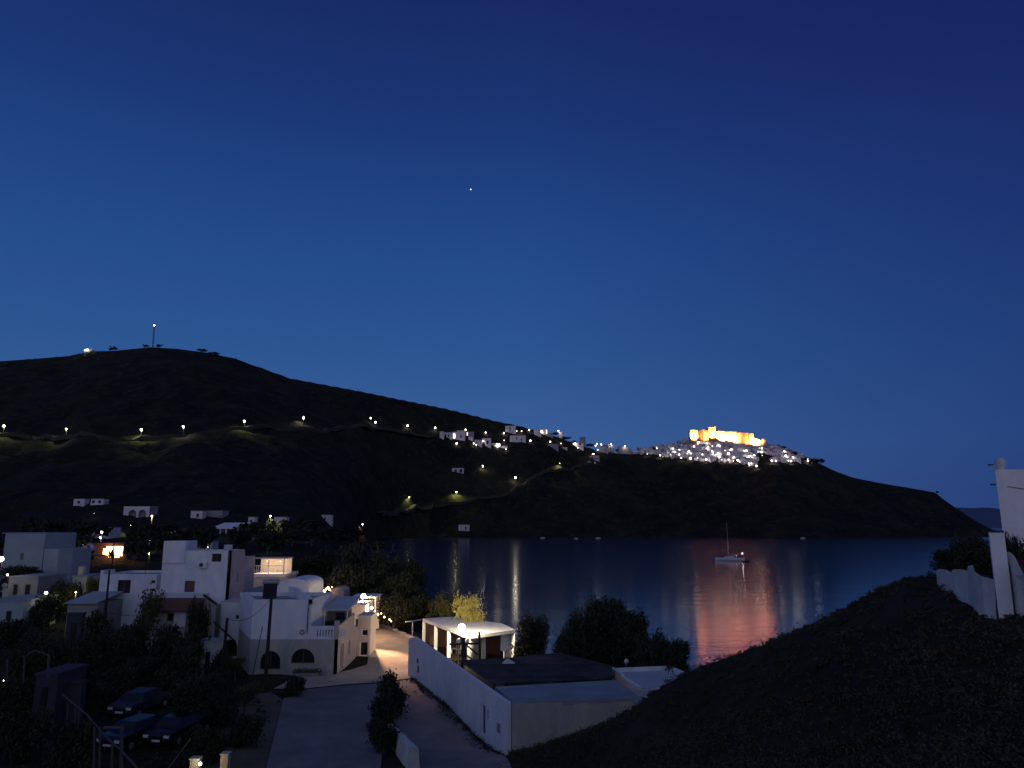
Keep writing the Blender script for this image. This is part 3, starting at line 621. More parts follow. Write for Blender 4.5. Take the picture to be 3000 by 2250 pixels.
# ---- pergola over the yard
zp = 4.55; PP = [G(1442,2006,zp), G(1800,1988,zp), G(1792,1952,zp), G(1640,1914,zp), G(1480,1930,zp), G(1345,1936,zp)]
t = root('pergola', (2, 54, 2), 'large dark reed-covered pergola between the white wall and the beach trees', 'pergola')
mb = MB(); mb.prism([(p.x,p.y) for p in PP], zp, zp+.05)
mb.build('reed_cover', M['reed'], t)
mb = MB()
for k in range(3):
    y = PP[0].y+2+k*4.2; 
    if y > 61: break
    xs_ = []
    for i in range(6):
        a, b = PP[i], PP[(i+1)%6]
        if (a.y-y)*(b.y-y) < 0: xs_.append(a.x+(b.x-a.x)*(y-a.y)/(b.y-a.y))
    if len(xs_) >= 2: mb.tube((min(xs_),y,zp+.07),(max(xs_),y,zp+.07),.022,n=5)
for x in np.arange(-3.5,9,3.6):
    ys_ = []
    for i in range(6):
        a, b = PP[i], PP[(i+1)%6]
        if (a.x-x)*(b.x-x) < 0: ys_.append(a.y+(b.y-a.y)*(x-a.x)/(b.x-a.x))
    if len(ys_) >= 2: mb.tube((x,min(ys_),zp+.1),(x,max(ys_),zp+.1),.028,n=5)
mb.build('beam_lattice', M['reed'], t)
for p in PP: 
    q = p+(Vector((2,53,0))-Vector((p.x,p.y,0)))*.04
    MB().tube((q.x,q.y,1.0),(q.x,q.y,zp),.09).build('post', M['wood'], t)
t = root('timber_frame', (-4, 62.5, 2), 'dark cross-braced timber frame standing before the lit pavilion', 'timber frame')
T = lambda px,py,Y=62.: P(px,py,Y)
for nm, a, b, r in (('rail',(1316,1887),(1404,1885),.09),('post',(1357,1868),(1357,1935),.13),('post',(1404,1852),(1406,1935),.1),('brace',(1366,1889),(1400,1918),.07),('brace',(1356,1912),(1382,1931),.07)):
    MB().tube(T(*a), T(*b), r, n=6).build(nm, M['wood'], t)
# ---- white pavilion
zr = 4.6; RP = [(-9.2,79.4),(-3.75,67.2),(.3,71.),(-1.0,75.6),(-6.4,81.)]
t = root('pavilion', (-4, 74, 1.9), 'white flat-roofed open pavilion on square posts, brightly lit at its front corner', 'pavilion')
MB().prism(RP, zr-.28, zr).build('roof', M['white'], t)
c0 = Vector((-4,74.5)); inset = [Vector(p)+(c0-Vector(p))*.035 for p in RP]
def lerp(a, b, t_): return a+(b-a)*t_
pts = [inset[0], lerp(inset[0],inset[1],.3), lerp(inset[0],inset[1],.6), inset[1], lerp(inset[1],inset[2],.99), inset[4], lerp(inset[3],inset[4],.5)]
for p in pts: MB().box(p.x-.16,p.x+.16,p.y-.16,p.y+.16,1.2,zr-.28).build('post', M['white'], t)
a, b = Vector((-3.9,72.5)), Vector((-2.55,69.6)); MB().prism([tuple(a),tuple(b),(b.x+.2,b.y+.1),(a.x+.2,a.y+.1)],1.4,zr-.28).build('partition_wall', M['plastic'], t)
a, b = lerp(inset[1],inset[2],.72), inset[2]; MB().prism([(a.x,a.y+.2),(b.x-.2,b.y+.15),(b.x-.3,b.y+.35),(a.x-.1,a.y+.4)],2.9,zr-.28).build('upper_wall', M['white'], t)
MB().prism([(a.x+.25,a.y+.25),(b.x-.2,b.y+.15),(b.x-.3,b.y+.3),(a.x+.15,a.y+.4)],1.5,2.85).build('lower_wall', M['pink'], t)
mb = MB()
for i in range(13):
    s = i/12; x = -3.6+s*1.15; mb.tube((x,68.9+.12*math.sin(i*2.3),2.2),(x,68.9+.12*math.sin(i*2.3),zr-.3),.07,n=6)
mb.build('curtain', M['curtain'], t, smooth=True)
MB().prism([(-9.,79.8),(-1.2,76.2),(-1.1,76.4),(-8.9,80.)],1.3,zr-.3).build('back_wall', M['shutter_brown'], t)
lp = P(1353,1838,66.6)
t = root('flood_lamp', (lp.x, lp.y, lp.z-.5), 'blazing white flood lamp at the front corner of the pavilion roof', 'lamp')
MB().ball((lp.x,lp.y,lp.z),.29,16,10).build('globe', M['E_blast'], t, smooth=True); MB().tube((lp.x+.2,lp.y+.7,zr-.05),(lp.x,lp.y+.1,lp.z-.15),.04).build('bracket', M['dark_metal'], t)
light('beam', (lp.x,lp.y-.35,lp.z+.62), 5200, (1,.80,.50), t, 'SPOT', .15, (lp.x-.3,lp.y+11,lp.z+.2), 125, .5)
light('bulb', (lp.x-.1,lp.y-.45,lp.z-.55), 420, (1,.80,.55), t, size=.12)
def chair(x, y, rz, label, grp='white chairs under the pavilion'):
    z = g(x, y); t = root('chair', (x,y,z), label, 'chair', grp, rz); 
    def add(nm, mb): mb.build(nm, M['plastic'], t, raw=True)
    add('seat', MB().box(-.25,.25,-.25,.25,.42,.47)); add('backrest', MB().box(-.25,.25,.21,.26,.47,1.0))
    for a in (-.22,.22):
        for b in (-.22,.22): add('leg', MB().box(a-.025,a+.025,b-.025,b+.025,0,.42))
    return t
def place(px, py, z): p = G(px, py, z); return p.x, p.y
for (px, py), lb in zip([(1330,1912),(1346,1916),(1385,1912)], ['white chair beside the left lit post of the pavilion','white chair left of the dark timber post','white chair before the bright curtain of the pavilion']):
    x, y = place(px, py, 2.0); chair(x, y, random.uniform(0,6), lb)
for px, lb in ((1343,'round white lantern left of the dark timber post'),(1369,'round white lantern right of the dark timber post')):
    p = P(px,1878,65.5); t = root('lantern', (p.x,p.y,g(p.x,p.y)), lb, 'lantern'); MB().ball(tuple(p),.17,sz=1.3).build('shade', M['plastic'], t, smooth=True); MB().tube((p.x,p.y,g(p.x,p.y)),(p.x,p.y,p.z),.03).build('stand', M['plastic'], t)
p = G(1487,1948,zp+.1)
t = root('lit_gap_stand_in', (p.x,p.y,p.z), 'small white tent-shaped board for lit things seen through the dark pergola', 'placeholder')  # white shape standing in for lit things seen through the pergola gap
MB().prism([(p.x-.35,p.y-.1),(p.x,p.y-.1),(p.x,p.y+.1),(p.x-.35,p.y+.1)],[p.z+.1,p.z+.1,p.z+.1,p.z+.1],[p.z+.14,p.z+.42,p.z+.42,p.z+.14]).build('left_panel', M['plastic'], t)
MB().prism([(p.x+.01,p.y-.1),(p.x+.5,p.y-.1),(p.x+.5,p.y+.1),(p.x+.01,p.y+.1)],[p.z+.1]*4,[p.z+.42,p.z+.14,p.z+.14,p.z+.42]).build('right_panel', M['plastic'], t)
# ---- parapet-roofed shed on the right, by the sea
zs = 4.3; q = [G(1787,1958,zs), G(1868,2010,zs), G(2040,1985,zs), G(1965,1950,zs)]
t = root('beach_shed', (sum(p.x for p in q)/4, sum(p.y for p in q)/4, 1.5), 'low white shed with a raised stepped parapet above the dark hillside', 'shed')
MB().prism([(p.x,p.y) for p in q], .8, zs-.3).build('wall', M['white'], t)
c = sum(q, Vector())/4; qi = [p+(c-p)*.06 for p in q]
MB().prism([(p.x,p.y) for p in qi], zs-.3, zs-.24).build('roof', M['roof_white'], t)
mb = MB()
m_ = q[0].lerp(q[1], .42)
for i, (a, b, h) in enumerate(((q[0],m_,.08),(m_,q[1],-.05),(q[0],q[3],0),(q[3],q[2],0))):
    d = (b-a).normalized(); nn = Vector((-d.y,d.x,0)); nn = nn*(.25 if (c-a).dot(nn) > 0 else -.25)
    a2 = a+d*(.3 if i > 1 else 0); mb.prism([(a2.x,a2.y),(b.x,b.y),(b.x+nn.x,b.y+nn.y),(a2.x+nn.x,a2.y+nn.y)], zs-.299, zs+h+i*.004)
mb.build('parapet', M['white'], t)
p = P(1834,1938,q[0].y+1.5); t = root('satellite_dish', (p.x,p.y,zs-.24), 'pale round satellite dish on the low white shed roof', 'dish')
mb = MB(); mb.tube((p.x,p.y,p.z),(p.x+.03,p.y-.1,p.z+.02),.06,.19,n=14); mb.build('dish', M['plastic'], t, smooth=True); MB().tube((p.x,p.y,zs-.24),(p.x,p.y,p.z),.04).build('mast', M['metal'], t)
# ---- white posts and arbour along the quay
t = root('arbour', (-11, 74, 2), 'row of slim white arbour posts and rails beside the lit road', 'arbour')
pst = [(1104,1788,1832),(1138,1806,1840),(1153,1810,1847),(1208,1823,1868)]
for px, pa, pb in pst:
    q = G(px,pb,2.1); a = P(px,pa,q.y); MB().tube((q.x,q.y,1.6),(q.x,q.y,a.z),.07,n=6).build('post', M['white'], t)
q = G(1104,1832,2.1); a, b = P(1080,1776,q.y+4), P(1104,1788,q.y); MB().tube(a,b,.07,n=6).build('rail', M['white'], t)
q2 = G(1208,1868,2.1); a, b = P(1188,1822,q2.y), P(1234,1816,q2.y+1.5); MB().tube(a,b,.06,n=6).build('crossbar', M['white'], t)
a, b = P(1104,1789,q.y), P(1208,1824,q2.y); MB().tube(a,b,.035,n=6).build('rail', M['wood'], t)
# low stone kerb wall between road and arbour
mb = MB(); a, b = G(1110,1838,2.1), G(1215,1885,2.0); k = 14; pr = None
for i in range(k):
    p, e = a.lerp(b, i/k), a.lerp(b, (i+.97)/k); mb.prism([(p.x,p.y),(e.x,e.y),(e.x+.5,e.y+.25),(p.x+.5,p.y+.25)], 1.6, 2.45+random.uniform(-.06,.06))
tag(mb.build('kerb_wall', M['pink'], None, base=(-11,72,2)), 'low rough kerb wall edging the lit road towards the beach', 'wall')
a, b = G(1078,1822,2.3), G(1102,1835,2.3)
t = root('bench', ((a.x+b.x)/2,(a.y+b.y)/2,2.1), 'brightly lit white bench beside the lit arbour post', 'bench')
d = (b-a).normalized(); nn = Vector((-d.y,d.x,0))*.4
MB().prism([(a.x,a.y),(b.x,b.y),(b.x+nn.x,b.y+nn.y),(a.x+nn.x,a.y+nn.y)],2.45,2.55).build('seat', M['plastic'], t)
for k in (.05,.85):
    p = a.lerp(b,k); e = a.lerp(b,k+.1); MB().prism([(p.x,p.y),(e.x,e.y),(e.x+nn.x,e.y+nn.y),(p.x+nn.x,p.y+nn.y)],2.0,2.45).build('leg', M['plastic'], t)
# beachside restaurant shelter with lights
Y = 84.; x0, x1 = xr(1042,1780,Y), xr(1080,1780,Y)
t = root('restaurant_shelter', ((x0+x1)/2, Y+2, 2), 'small glaring restaurant shelter lit by lamps at the near end of the arbour', 'shelter')
zt = zr_(1060,1752,Y); MB().box(x0-.6,x1+.8,Y,Y+4,zt,zt+.12).build('roof', M['white'], t)
for xx in (x0-.5, x1+.7): MB().tube((xx,Y+.1,1.6),(xx,Y+.1,zt),.08).build('post', M['white'], t)
MB().box(x0-.5,x1+.7,Y+2.8,Y+3.,1.6,zt).build('back_wall', M['curtain'], t)
for i, (px, py, r, m, pw) in enumerate([(1065,1746,.24,'E_blast',0),(1049,1757,.10,'E_white',0),(1062,1762,.13,'E_white',0),(1072,1768,.15,'E_white',0),(1079,1777,.14,'E_white',0),(1032,1753,.08,'E_warm',0),(1089,1781,.14,'E_warm',1)]):
    p = P(px,py,Y-(4 if pw else .6)); l = root('restaurant_lamp', (p.x,p.y,p.z-.3), ['largest glaring lamp above the restaurant shelter by the lit road','small white lamp at the left end of the restaurant lamps','white lamp right below the largest restaurant lamp','white lamp in the middle of the descending restaurant lamps','lower white lamp near the end of the restaurant row','dim orange lamp left of all restaurant lamps','small orange lamp at the arbour rail end'][i], 'lamp', 'restaurant lamps')
    MB().ball(tuple(p), r).build('globe', M[m], l, smooth=True); MB().tube((p.x,p.y,p.z),(p.x,p.y+.7,p.z+.3),.02).build('bracket', M['dark_metal'], l)
    if pw: light('beam', (p.x+.1,p.y-.25,p.z-.1), 17000, (1,.50,.27), l, 'SPOT', .2, (-11.3,71.,2.0), 33, .8); light('bulb', (p.x-.6,p.y+1.0,p.z-.2), 700, (1,.62,.35), l, size=.2)
for i, (px, py, r) in enumerate([(937,1733,.09),(945,1725,.08),(951,1731,.14),(957,1725,.10),(962,1722,.11),(966,1728,.09),(933,1714,.04),(972,1720,.04),(942,1738,.07)]):
    p = P(px,py,93); l = root('orange_lantern', (p.x,p.y,p.z-.3), '%s orange lantern from the left in the cluster behind the terrace roof' % ORD[i], 'lantern', 'orange lanterns in the trees')
    MB().ball(tuple(p), r).build('globe', M['E_warm'], l, smooth=True); MB().tube((p.x,p.y,p.z),(p.x,p.y,p.z+.5),.015).build('cord', M['dark'], l)
light('bulb', P(953,1722,92), 150, (1,.5,.2), l, size=.3)
for i, (px, py, r) in enumerate([(1098,1792,.07),(1108,1800,.06),(1117,1797,.05),(1126,1808,.07),(1141,1815,.06),(1146,1820,.05)]):
    p = P(px,py,79); l = root('arbour_lamp', (p.x,p.y,p.z-.2), '%s small warm bulb from the left strung along the arbour rail' % ORD[i], 'lamp', 'warm bulbs along the arbour')
    MB().ball(tuple(p), r).build('globe', M['E_warm'], l, smooth=True); MB().tube((p.x,p.y,p.z),(p.x,p.y,p.z+.4),.012).build('cord', M['dark'], l)
light('bulb', P(1125,1803,79), 160, (1,.6,.32), l, size=.1)
# ---- low rough wall at the bottom
mb = MB(); a, b = Vector((-8.05,48.2,0)), Vector((-5.0,39.6,0)); k = 12; d = (b-a).normalized(); nn = Vector((-d.y,d.x,0))*.38
hs = [.35+.75*(i/k)**.8+random.uniform(-.05,.05) for i in range(k+1)]
vs = []
for i in range(k+1):
    p = a.lerp(b, i/k); j = random.uniform(-.05,.05)
    vs += [(p.x-.12+j,p.y,1.7),(p.x+j,p.y,2+hs[i]),(p.x+nn.x+j,p.y+nn.y,2+hs[i]-.03),(p.x+nn.x+.1,p.y+nn.y,1.7)]
fs = [(4*i+j, 4*i+(j+1)%4, 4*i+4+(j+1)%4, 4*i+4+j) for i in range(k) for j in range(4)]+[(3,2,1,0),(4*k,4*k+1,4*k+2,4*k+3)]
mb.add(vs, fs); tag(mb.build('rough_wall', M['white_old'], None, base=(-6.5,44,2)), 'short rough whitewashed wall stub running down to the bottom edge', 'wall')
# aerials and roof tanks
for px, pb, Y, h, lb in ((612,1615,77,1.9,'thin television aerial on the tall white house roof'),(425,1683,86,1.5,'thin television aerial on the low white house roof'),(868,1702,79,1.2,'thin television aerial on the vaulted house')):
    p = P(px,pb,Y); t = root('aerial', p, lb, 'aerial'); MB().tube((p.x,p.y,p.z-.3),(p.x,p.y,p.z+h),.03,n=5).build('mast', M['dark_metal'], t)
    mb = MB(); mb.tube((p.x-.5,p.y,p.z+h-.1),(p.x+.5,p.y,p.z+h-.1),.02,n=4)
    for k in range(5): mb.tube((p.x-.4+k*.2,p.y-.25,p.z+h-.1),(p.x-.4+k*.2,p.y+.25,p.z+h-.1),.014,n=4)
    mb.build('antenna_rods', M['dark_metal'], t)
for px, pb, Y, lb in ((668,1612,77,'squat pale water tank at the right end of the tall house roof'),(325,1683,87,'squat pale water tank on the low white house roof')):
    p = P(px,pb,Y); t = root('water_tank', (p.x,p.y,p.z-.1), lb, 'water tank'); MB().tube((p.x,p.y,p.z-.3),(p.x,p.y,p.z+.55),.42,.42,14).build('barrel', M['roof_white'], t); MB().tube((p.x,p.y,p.z+.56),(p.x,p.y,p.z+.64),.2,.16,10).build('lid', M['dark_metal'], t)
p = P(596,1655,75); t = root('air_conditioner', (p.x,p.y-.2,p.z), 'small boxy air conditioner on the front of the tall house', 'air conditioner')
MB().box(p.x-.4,p.x+.4,p.y-.32,p.y-.02,p.z-.28,p.z+.28).build('casing', M['plastic'], t); MB().tube((p.x-.1,p.y-.325,p.z),(p.x-.1,p.y-.335,p.z),.2,n=14).build('fan_grille', M['dark_metal'], t)
# ================================================================== ROADS
def sheet(name, poly, m, lift, step=.8, zref=None):
    xs_ = [p[0] for p in poly]; ys_ = [p[1] for p in poly]; bm = bmesh.new()
    vs = [bm.verts.new((x, y, 0)) for x, y in poly]; bm.faces.new(vs)
    for ax, lo, hi in ((0,min(xs_),max(xs_)),(1,min(ys_),max(ys_))):
        c = lo+step
        while c < hi:
            co = (c,0,0) if ax == 0 else (0,c,0); no = (1,0,0) if ax == 0 else (0,1,0)
            bmesh.ops.bisect_plane(bm, geom=bm.verts[:]+bm.edges[:]+bm.faces[:], plane_co=co, plane_no=no); c += step
    for v in bm.verts: v.co.z = g(v.co.x, v.co.y)+lift
    bmesh.ops.recalc_face_normals(bm, faces=bm.faces); me = bpy.data.meshes.new(name); bm.to_mesh(me); bm.free(); me.materials.append(m)
    if me.polygons[0].normal.z < 0: me.flip_normals()
    o = bpy.data.objects.new(name, me); C.objects.link(o); o['kind'] = 'structure'; return o
gp = lambda *ps: [(G(px,py,2).x, G(px,py,2).y) for px, py in ps]
sheet('asphalt_road', gp((1000,2012),(1110,2005),(1215,1990),(1480,2225),(1520,2330),(1260,2330),(1228,2260),(1222,2215),(1150,2112),(1125,2130),(1110,2330),(760,2330),(830,2050),(900,2022)), M['asphalt'], .06)
sheet('concrete_road', gp((860,1990),(985,1978),(1000,1972),(1075,1948),(1085,1900),(1060,1850),(1085,1838),(1150,1852),(1212,1885),(1212,1990),(1110,2004),(1000,2011),(900,2021),(800,2022)), M['concrete'], .10)
sheet('dirt_verge', gp((700,2040),(795,2030),(828,2052),(758,2330),(560,2330),(640,2120)), mat('dirt_verge', (.15,.13,.085), .95, .5, .5, .5, bscale=7), .04)
# ================================================================== POLES, WIRES, FENCE
def pole(pt, pb, Y, r, label, lean=0, arms=()):
    t0 = P(*pt, Y); b0 = P(*pb, Y); z = g(b0.x, b0.y); t = root('utility_pole', (b0.x,Y,z), label, 'utility pole')
    k = (t0-b0); b1 = b0-k*((b0.z-(z-.5))/k.z) if False else Vector((b0.x,Y,z-.4))
    MB().tube(b1, t0, r, r*.75, 9).build('shaft', M['polewood'], t)
    for a, b, rr in arms: MB().tube(P(*a, Y-.2), P(*b, Y-.2), rr, n=6).build('crossarm', M['polewood'], t)
    return t, t0
_, pa = pole((795,1752),(775,2032),58.5,.15,'tall dark utility pole in front of the white house with the balcony')
_, pb_ = pole((666,1810),(652,1945),66,.15,'short thick dark utility pole with a long slanting strut, left of the balcony house', arms=[((626,1822),(690,1880),.07)])
_, pc = pole((321,1670),(309,1800),80,.13,'slim dark utility pole in front of the low white house')
_, pd = pole((334,1590),(332,1650),118,.12,'thin dark pole in front of the orange-lit windows')
def cable(a, b, sag, label, r=.02):
    mb = MB(); pr = a
    for i in range(1, 17):
        t = i/16; q = a.lerp(b, t); q = Vector((q.x,q.y,q.z-sag*4*t*(1-t))); mb.tube(pr, q, r, n=4); pr = q
    tag(mb.build('cable', M['polewood'], None, base=tuple(a)), label, 'cable')
cable(pa, pb_, .8, 'sagging dark cable between the tall pole and the strutted pole')
cable(Vector((pc.x,pc.y,pc.z-4.2)), P(600,1755,72), .9, 'thin cable crossing the low white house towards the tall house')
cable(P(769,1835,60), P(739,1985,60), 0, 'thin slanting stay wire before the left part of the balcony house', .03)
cable(P(640,1848,66), P(618,1935,66), 0, 'thin slanting stay wire left of the strutted pole', .03)
# lower-left railings
rail_m = mat('dull_grey_rail', (.08,.08,.10), .7, .25, 2)
t = root('garden_railing', (-20, 36, 3), 'thin dull railing posts with a rail running down at the bottom left', 'railing')
for px, pa_, pb2 in ((277,2130,2250),(293,2130,2250),(329,2180,2262),(357,2125,2262)): MB().tube(P(px,pa_,34), P(px-3,pb2+30,34), .045 if px < 350 else .07, n=6).build('post', rail_m, t)
for a, b, r in (((182,2034),(255,2095),.035),((255,2095),(320,2168),.03),((316,2165),(352,2196),.05),((352,2196),(412,2262),.05),((305,2133),(362,2133),.08)): MB().tube(P(*a,34), P(*b,34), r, n=6).build('rail', rail_m, t)
t = root('garden_fence', (-26, 44, 3), 'faint pale garden fence posts behind the railing at the lower left', 'fence')
for px, pa_ in ((199,2060),(221,2075),(233,2065),(22,1930),(72,1925),(142,1915)): MB().tube(P(px,pa_,42), P(px-3,pa_+70,42), .04, n=5).build('post', rail_m, t)
for a, b in (((100,1905),(145,1920)),((145,1920),(142,1985)),((72,1925),(100,1905))): MB().tube(P(*a,42), P(*b,42), .04, n=5).build('rail', rail_m, t)
q = P(557,2166,38); e = P(490,2255,38)
t = root('slanting_rod', (e.x,e.y,e.z), 'pale thin rod slanting up to the right at the bottom edge', 'rod'); MB().tube(e, q, .035, n=6).build('shaft', rail_m, t); MB().ball(tuple(q), .05).build('tip', rail_m, t)
x0, x1 = xr(100,2000,46), xr(162,2000,46)
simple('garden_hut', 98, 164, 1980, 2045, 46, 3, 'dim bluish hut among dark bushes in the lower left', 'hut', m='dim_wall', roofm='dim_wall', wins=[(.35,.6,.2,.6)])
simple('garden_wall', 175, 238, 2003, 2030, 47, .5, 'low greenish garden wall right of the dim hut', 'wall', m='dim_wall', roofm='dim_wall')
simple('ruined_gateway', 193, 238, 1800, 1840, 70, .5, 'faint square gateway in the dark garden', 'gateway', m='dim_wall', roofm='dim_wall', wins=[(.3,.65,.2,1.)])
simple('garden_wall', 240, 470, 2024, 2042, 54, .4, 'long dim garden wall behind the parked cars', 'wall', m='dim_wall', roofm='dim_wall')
simple('small_shed', 572, 622, 1885, 1930, 60, 2, 'small greenish shed at the foot of the tall house', 'shed', m='blue_wall', wins=[(.6,.85,.2,.9)])
# lit gate pillars at the bottom
for px0, px1, pt, lb in ((556,580,2226,'yellow-lit gate pillar at the bottom edge with a lamp at its right'),(645,666,2212,'second yellow-lit gate pillar, further right at the bottom edge')):
    Y = 37.; x0, x1 = xr(px0,2240,Y), xr(px1,2240,Y); zt = zr_(px0,pt,Y)
    t = root('gate_pillar', ((x0+x1)/2,Y,2), lb, 'pillar', 'lit gate pillars'); MB().box(x0,x1,Y,Y+.38,1.5,zt).build('shaft', M['cream'], t); MB().box(x0-.04,x1+.04,Y-.04,Y+.42,zt,zt+.06).build('cap', M['cream'], t)
p = P(586,2238,36.7); t = root('gate_lamp', (p.x,p.y,2), 'tiny white lamp beside the left gate pillar', 'lamp'); MB().ball(tuple(p),.07).build('globe', M['E_white'], t); MB().tube((p.x,p.y+.1,2),(p.x,p.y+.1,p.z),.03).build('post', M['dark_metal'], t)
light('bulb', (p.x+.05,p.y-.35,p.z+.05), 14, (1,.66,.2), t, size=.08)
light('bulb', (p.x+.75,p.y-.9,p.z+.3), 9, (1,.66,.2), t, size=.08)
# ================================================================== CARS
def car(px, py, Y, rz, paint, label):
    p = P(px, py, Y); z = g(p.x, p.y); t = root('parked_car', (p.x,p.y,z), label, 'car', None, rz)
    prof = [(-2.1,.35),(-2.12,.75),(-1.9,.9),(-1.25,.95),(-.75,1.38),(.75,1.42),(1.35,.98),(1.95,.92),(2.12,.7),(2.1,.33)]
    def slab(prof, w, wt, zt=1.2):
        mb = MB(); k = len(prof); hw = lambda z: w if z < .95 else w-(z-.95)/.47*(w-wt)
        mb.add([(x,-hw(z_),z_) for x,z_ in prof]+[(x,hw(z_),z_) for x,z_ in prof], [tuple(range(k)), tuple(range(2*k-1,k-1,-1))]+[(i,k+i,k+(i+1)%k,(i+1)%k) for i in range(k)]); return mb
    b = slab(prof,.86,.62).build('body', M[paint], t, raw=True)
    bv = b.modifiers.new('Bevel','BEVEL'); bv.width = .06; bv.segments = 2
    MB().add([(-1.2,-.74,1.01),(-1.2,.74,1.01),(-.8,.62,1.36),(-.8,-.62,1.36)],[(0,1,2,3)]).build('windscreen', M['car_glass'], t, raw=True)
    MB().add([(1.28,-.74,1.05),(1.28,.74,1.05),(.82,.62,1.39),(.82,-.62,1.39)],[(0,3,2,1)]).build('rear_window', M['car_glass'], t, raw=True)
    for s in (-1,1):
        MB().add([(-1.05,s*.875,.98),(1.15,s*.875,.98),(.72,s*.67,1.34),(-.7,s*.67,1.34)],[(0,1,2,3) if s<0 else (3,2,1,0)]).build('side_window', M['car_glass'], t, raw=True)
        for x in (-1.35,1.35):
            w = MB().tube((x,s*.70,.32),(x,s*.90,.32),.32,n=16).build('wheel', M['tyre'], t, raw=True); MB().tube((x,s*.895,.32),(x,s*.91,.32),.18,n=12).build('rim', M['metal'], w, raw=True)
        MB().box(-2.15,-2.08,s*.62-.16,s*.62+.16,.62,.76).build('headlight', M['plastic'], t, raw=True)
        MB().box(2.08,2.14,s*.66-.12,s*.66+.12,.62,.78).build('tail_light', mat('tail_lens',(.2,.01,.01),.3,.1), t, raw=True)
    MB().box(-2.145,-2.12,-.25,.25,.42,.53).build('number_plate', M['plastic'], t, raw=True)
    return t
car(410, 2070, 51.5, math.radians(82), 'car_grey', 'pale car parked nose towards the viewer before the garden wall')
car(398, 2185, 44.5, math.radians(74), 'car_dark', 'black car parked nearest the railing, its bonnet glinting')
car(522, 2180, 45.5, math.radians(80), 'car_dark', 'dark car parked to the right of the glinting black car')
# ================================================================== RIGHT-HAND WALL AND HOUSE
Y = 30.; x0 = xr(2918,1400,Y); zt = zr_(2950,1379,Y)
t = root('hilltop_house', (x0+3, Y+2, 10), 'tall white house with a rounded chimney cut off by the right edge', 'house')
MB().prism([(x0,Y),(x0+7,Y),(x0+8,Y+6),(x0*1.2+.25,Y+6)],9.5,zt).build('wall', M['white'], t)
MB().box(x0+.02,x0+7,Y+.0,Y+.25,zt,zt+.05).build('parapet', M['white'], t)
mb = MB(); cx, cz = xr(2930,1358,Y+.4), zr_(2930,1357,Y+.4)
mb.tube((cx-.02,Y+.4,zt-.05),(cx-.02,Y+.4,cz-.12),.14,.17,10); mb.ball((cx,Y+.4,cz),.21,12,8,1.15); mb.build('chimney', M['white_old'], t, smooth=True)
for py in (1361,1419): MB().box(x0-.14,x0+.02,Y+.1,Y+.2,zr_(2915,py,Y)-.03,zr_(2915,py,Y)+.03).build('bracket', M['dark_metal'], t)
MB().tube((x0+.4,Y-.03,zr_(2915,1425,Y)),(x0+3,Y-.03,zr_(2990,1455,Y)),.012,n=4).build('wire', M['dark_metal'], t)
Y = 20.5; xa, xb = xr(2914,1700,Y), xr(2957,1700,Y); zt = zr_(2935,1560,Y)
t = root('white_pillar', ((xa+xb)/2, Y, 11.8), 'plain white gate pillar with a thin dark cap at the right edge', 'pillar')
MB().prism([(xa,Y),(xb+.02,Y),(xb+.28,Y+.42),(xa+.24,Y+.42)], 11.2, zt).build('shaft', M['white'], t); MB().box(xa+.05,xb+.0,Y-.02,Y+.4,zt,zt+.05).build('cap', M['dark'], t)
# ragged low wall
tl = [(2747,1672),(2756,1667),(2775,1670),(2790,1680),(2796,1668),(2815,1667),(2838,1673),(2842,1657),(2850,1656),(2856,1675),(2875,1688),(2914,1698)]
bl_ = [(2747,1685),(2757,1703),(2775,1722),(2790,1724),(2796,1724),(2812,1742),(2830,1757),(2842,1762),(2850,1762),(2862,1768),(2882,1777),(2914,1785)]
mb = MB(); vs = []
for i, (a, b) in enumerate(zip(tl, bl_)):
    Yi = 25.5-4.9*i/11; A3, B3 = P(*a, Yi), P(*b, Yi); vs += [tuple(B3-Vector((0,0,.5))), tuple(A3), (A3.x+.12, A3.y+.3, A3.z-.02), (B3.x+.12,B3.y+.3,B3.z-.5)]
fs = [(4*i+j, 4*i+(j+1)%4, 4*i+4+(j+1)%4, 4*i+4+j) for i in range(11) for j in range(4)]+[(3,2,1,0),(44,45,46,47)]
mb.add(vs, fs); o = mb.build('ragged_wall', M['white_old'], None, base=tuple(P(2830,1760,23))); tag(o, 'low ragged whitewashed wall left of the white pillar', 'wall')
tl = [(2959,1617),(2972,1628),(2985,1655),(3000,1685),(3060,1735)]; mb = MB(); vs = []
for i, a in enumerate(tl):
    Yi = 20.8-.3*i; A3 = P(*a, Yi); vs += [(A3.x,A3.y,11.), tuple(A3), (A3.x,A3.y+.35,A3.z-.02), (A3.x,A3.y+.35,11.)]
mb.add(vs, [(4*i+j, 4*i+(j+1)%4, 4*i+4+(j+1)%4, 4*i+4+j) for i in range(4) for j in range(4)]+[(3,2,1,0),(16,17,18,19)])
tag(mb.build('stair_wall', M['white_old'], None, base=tuple(P(2980,1760,20.5))), 'sloping stained white wall right of the white pillar', 'wall')
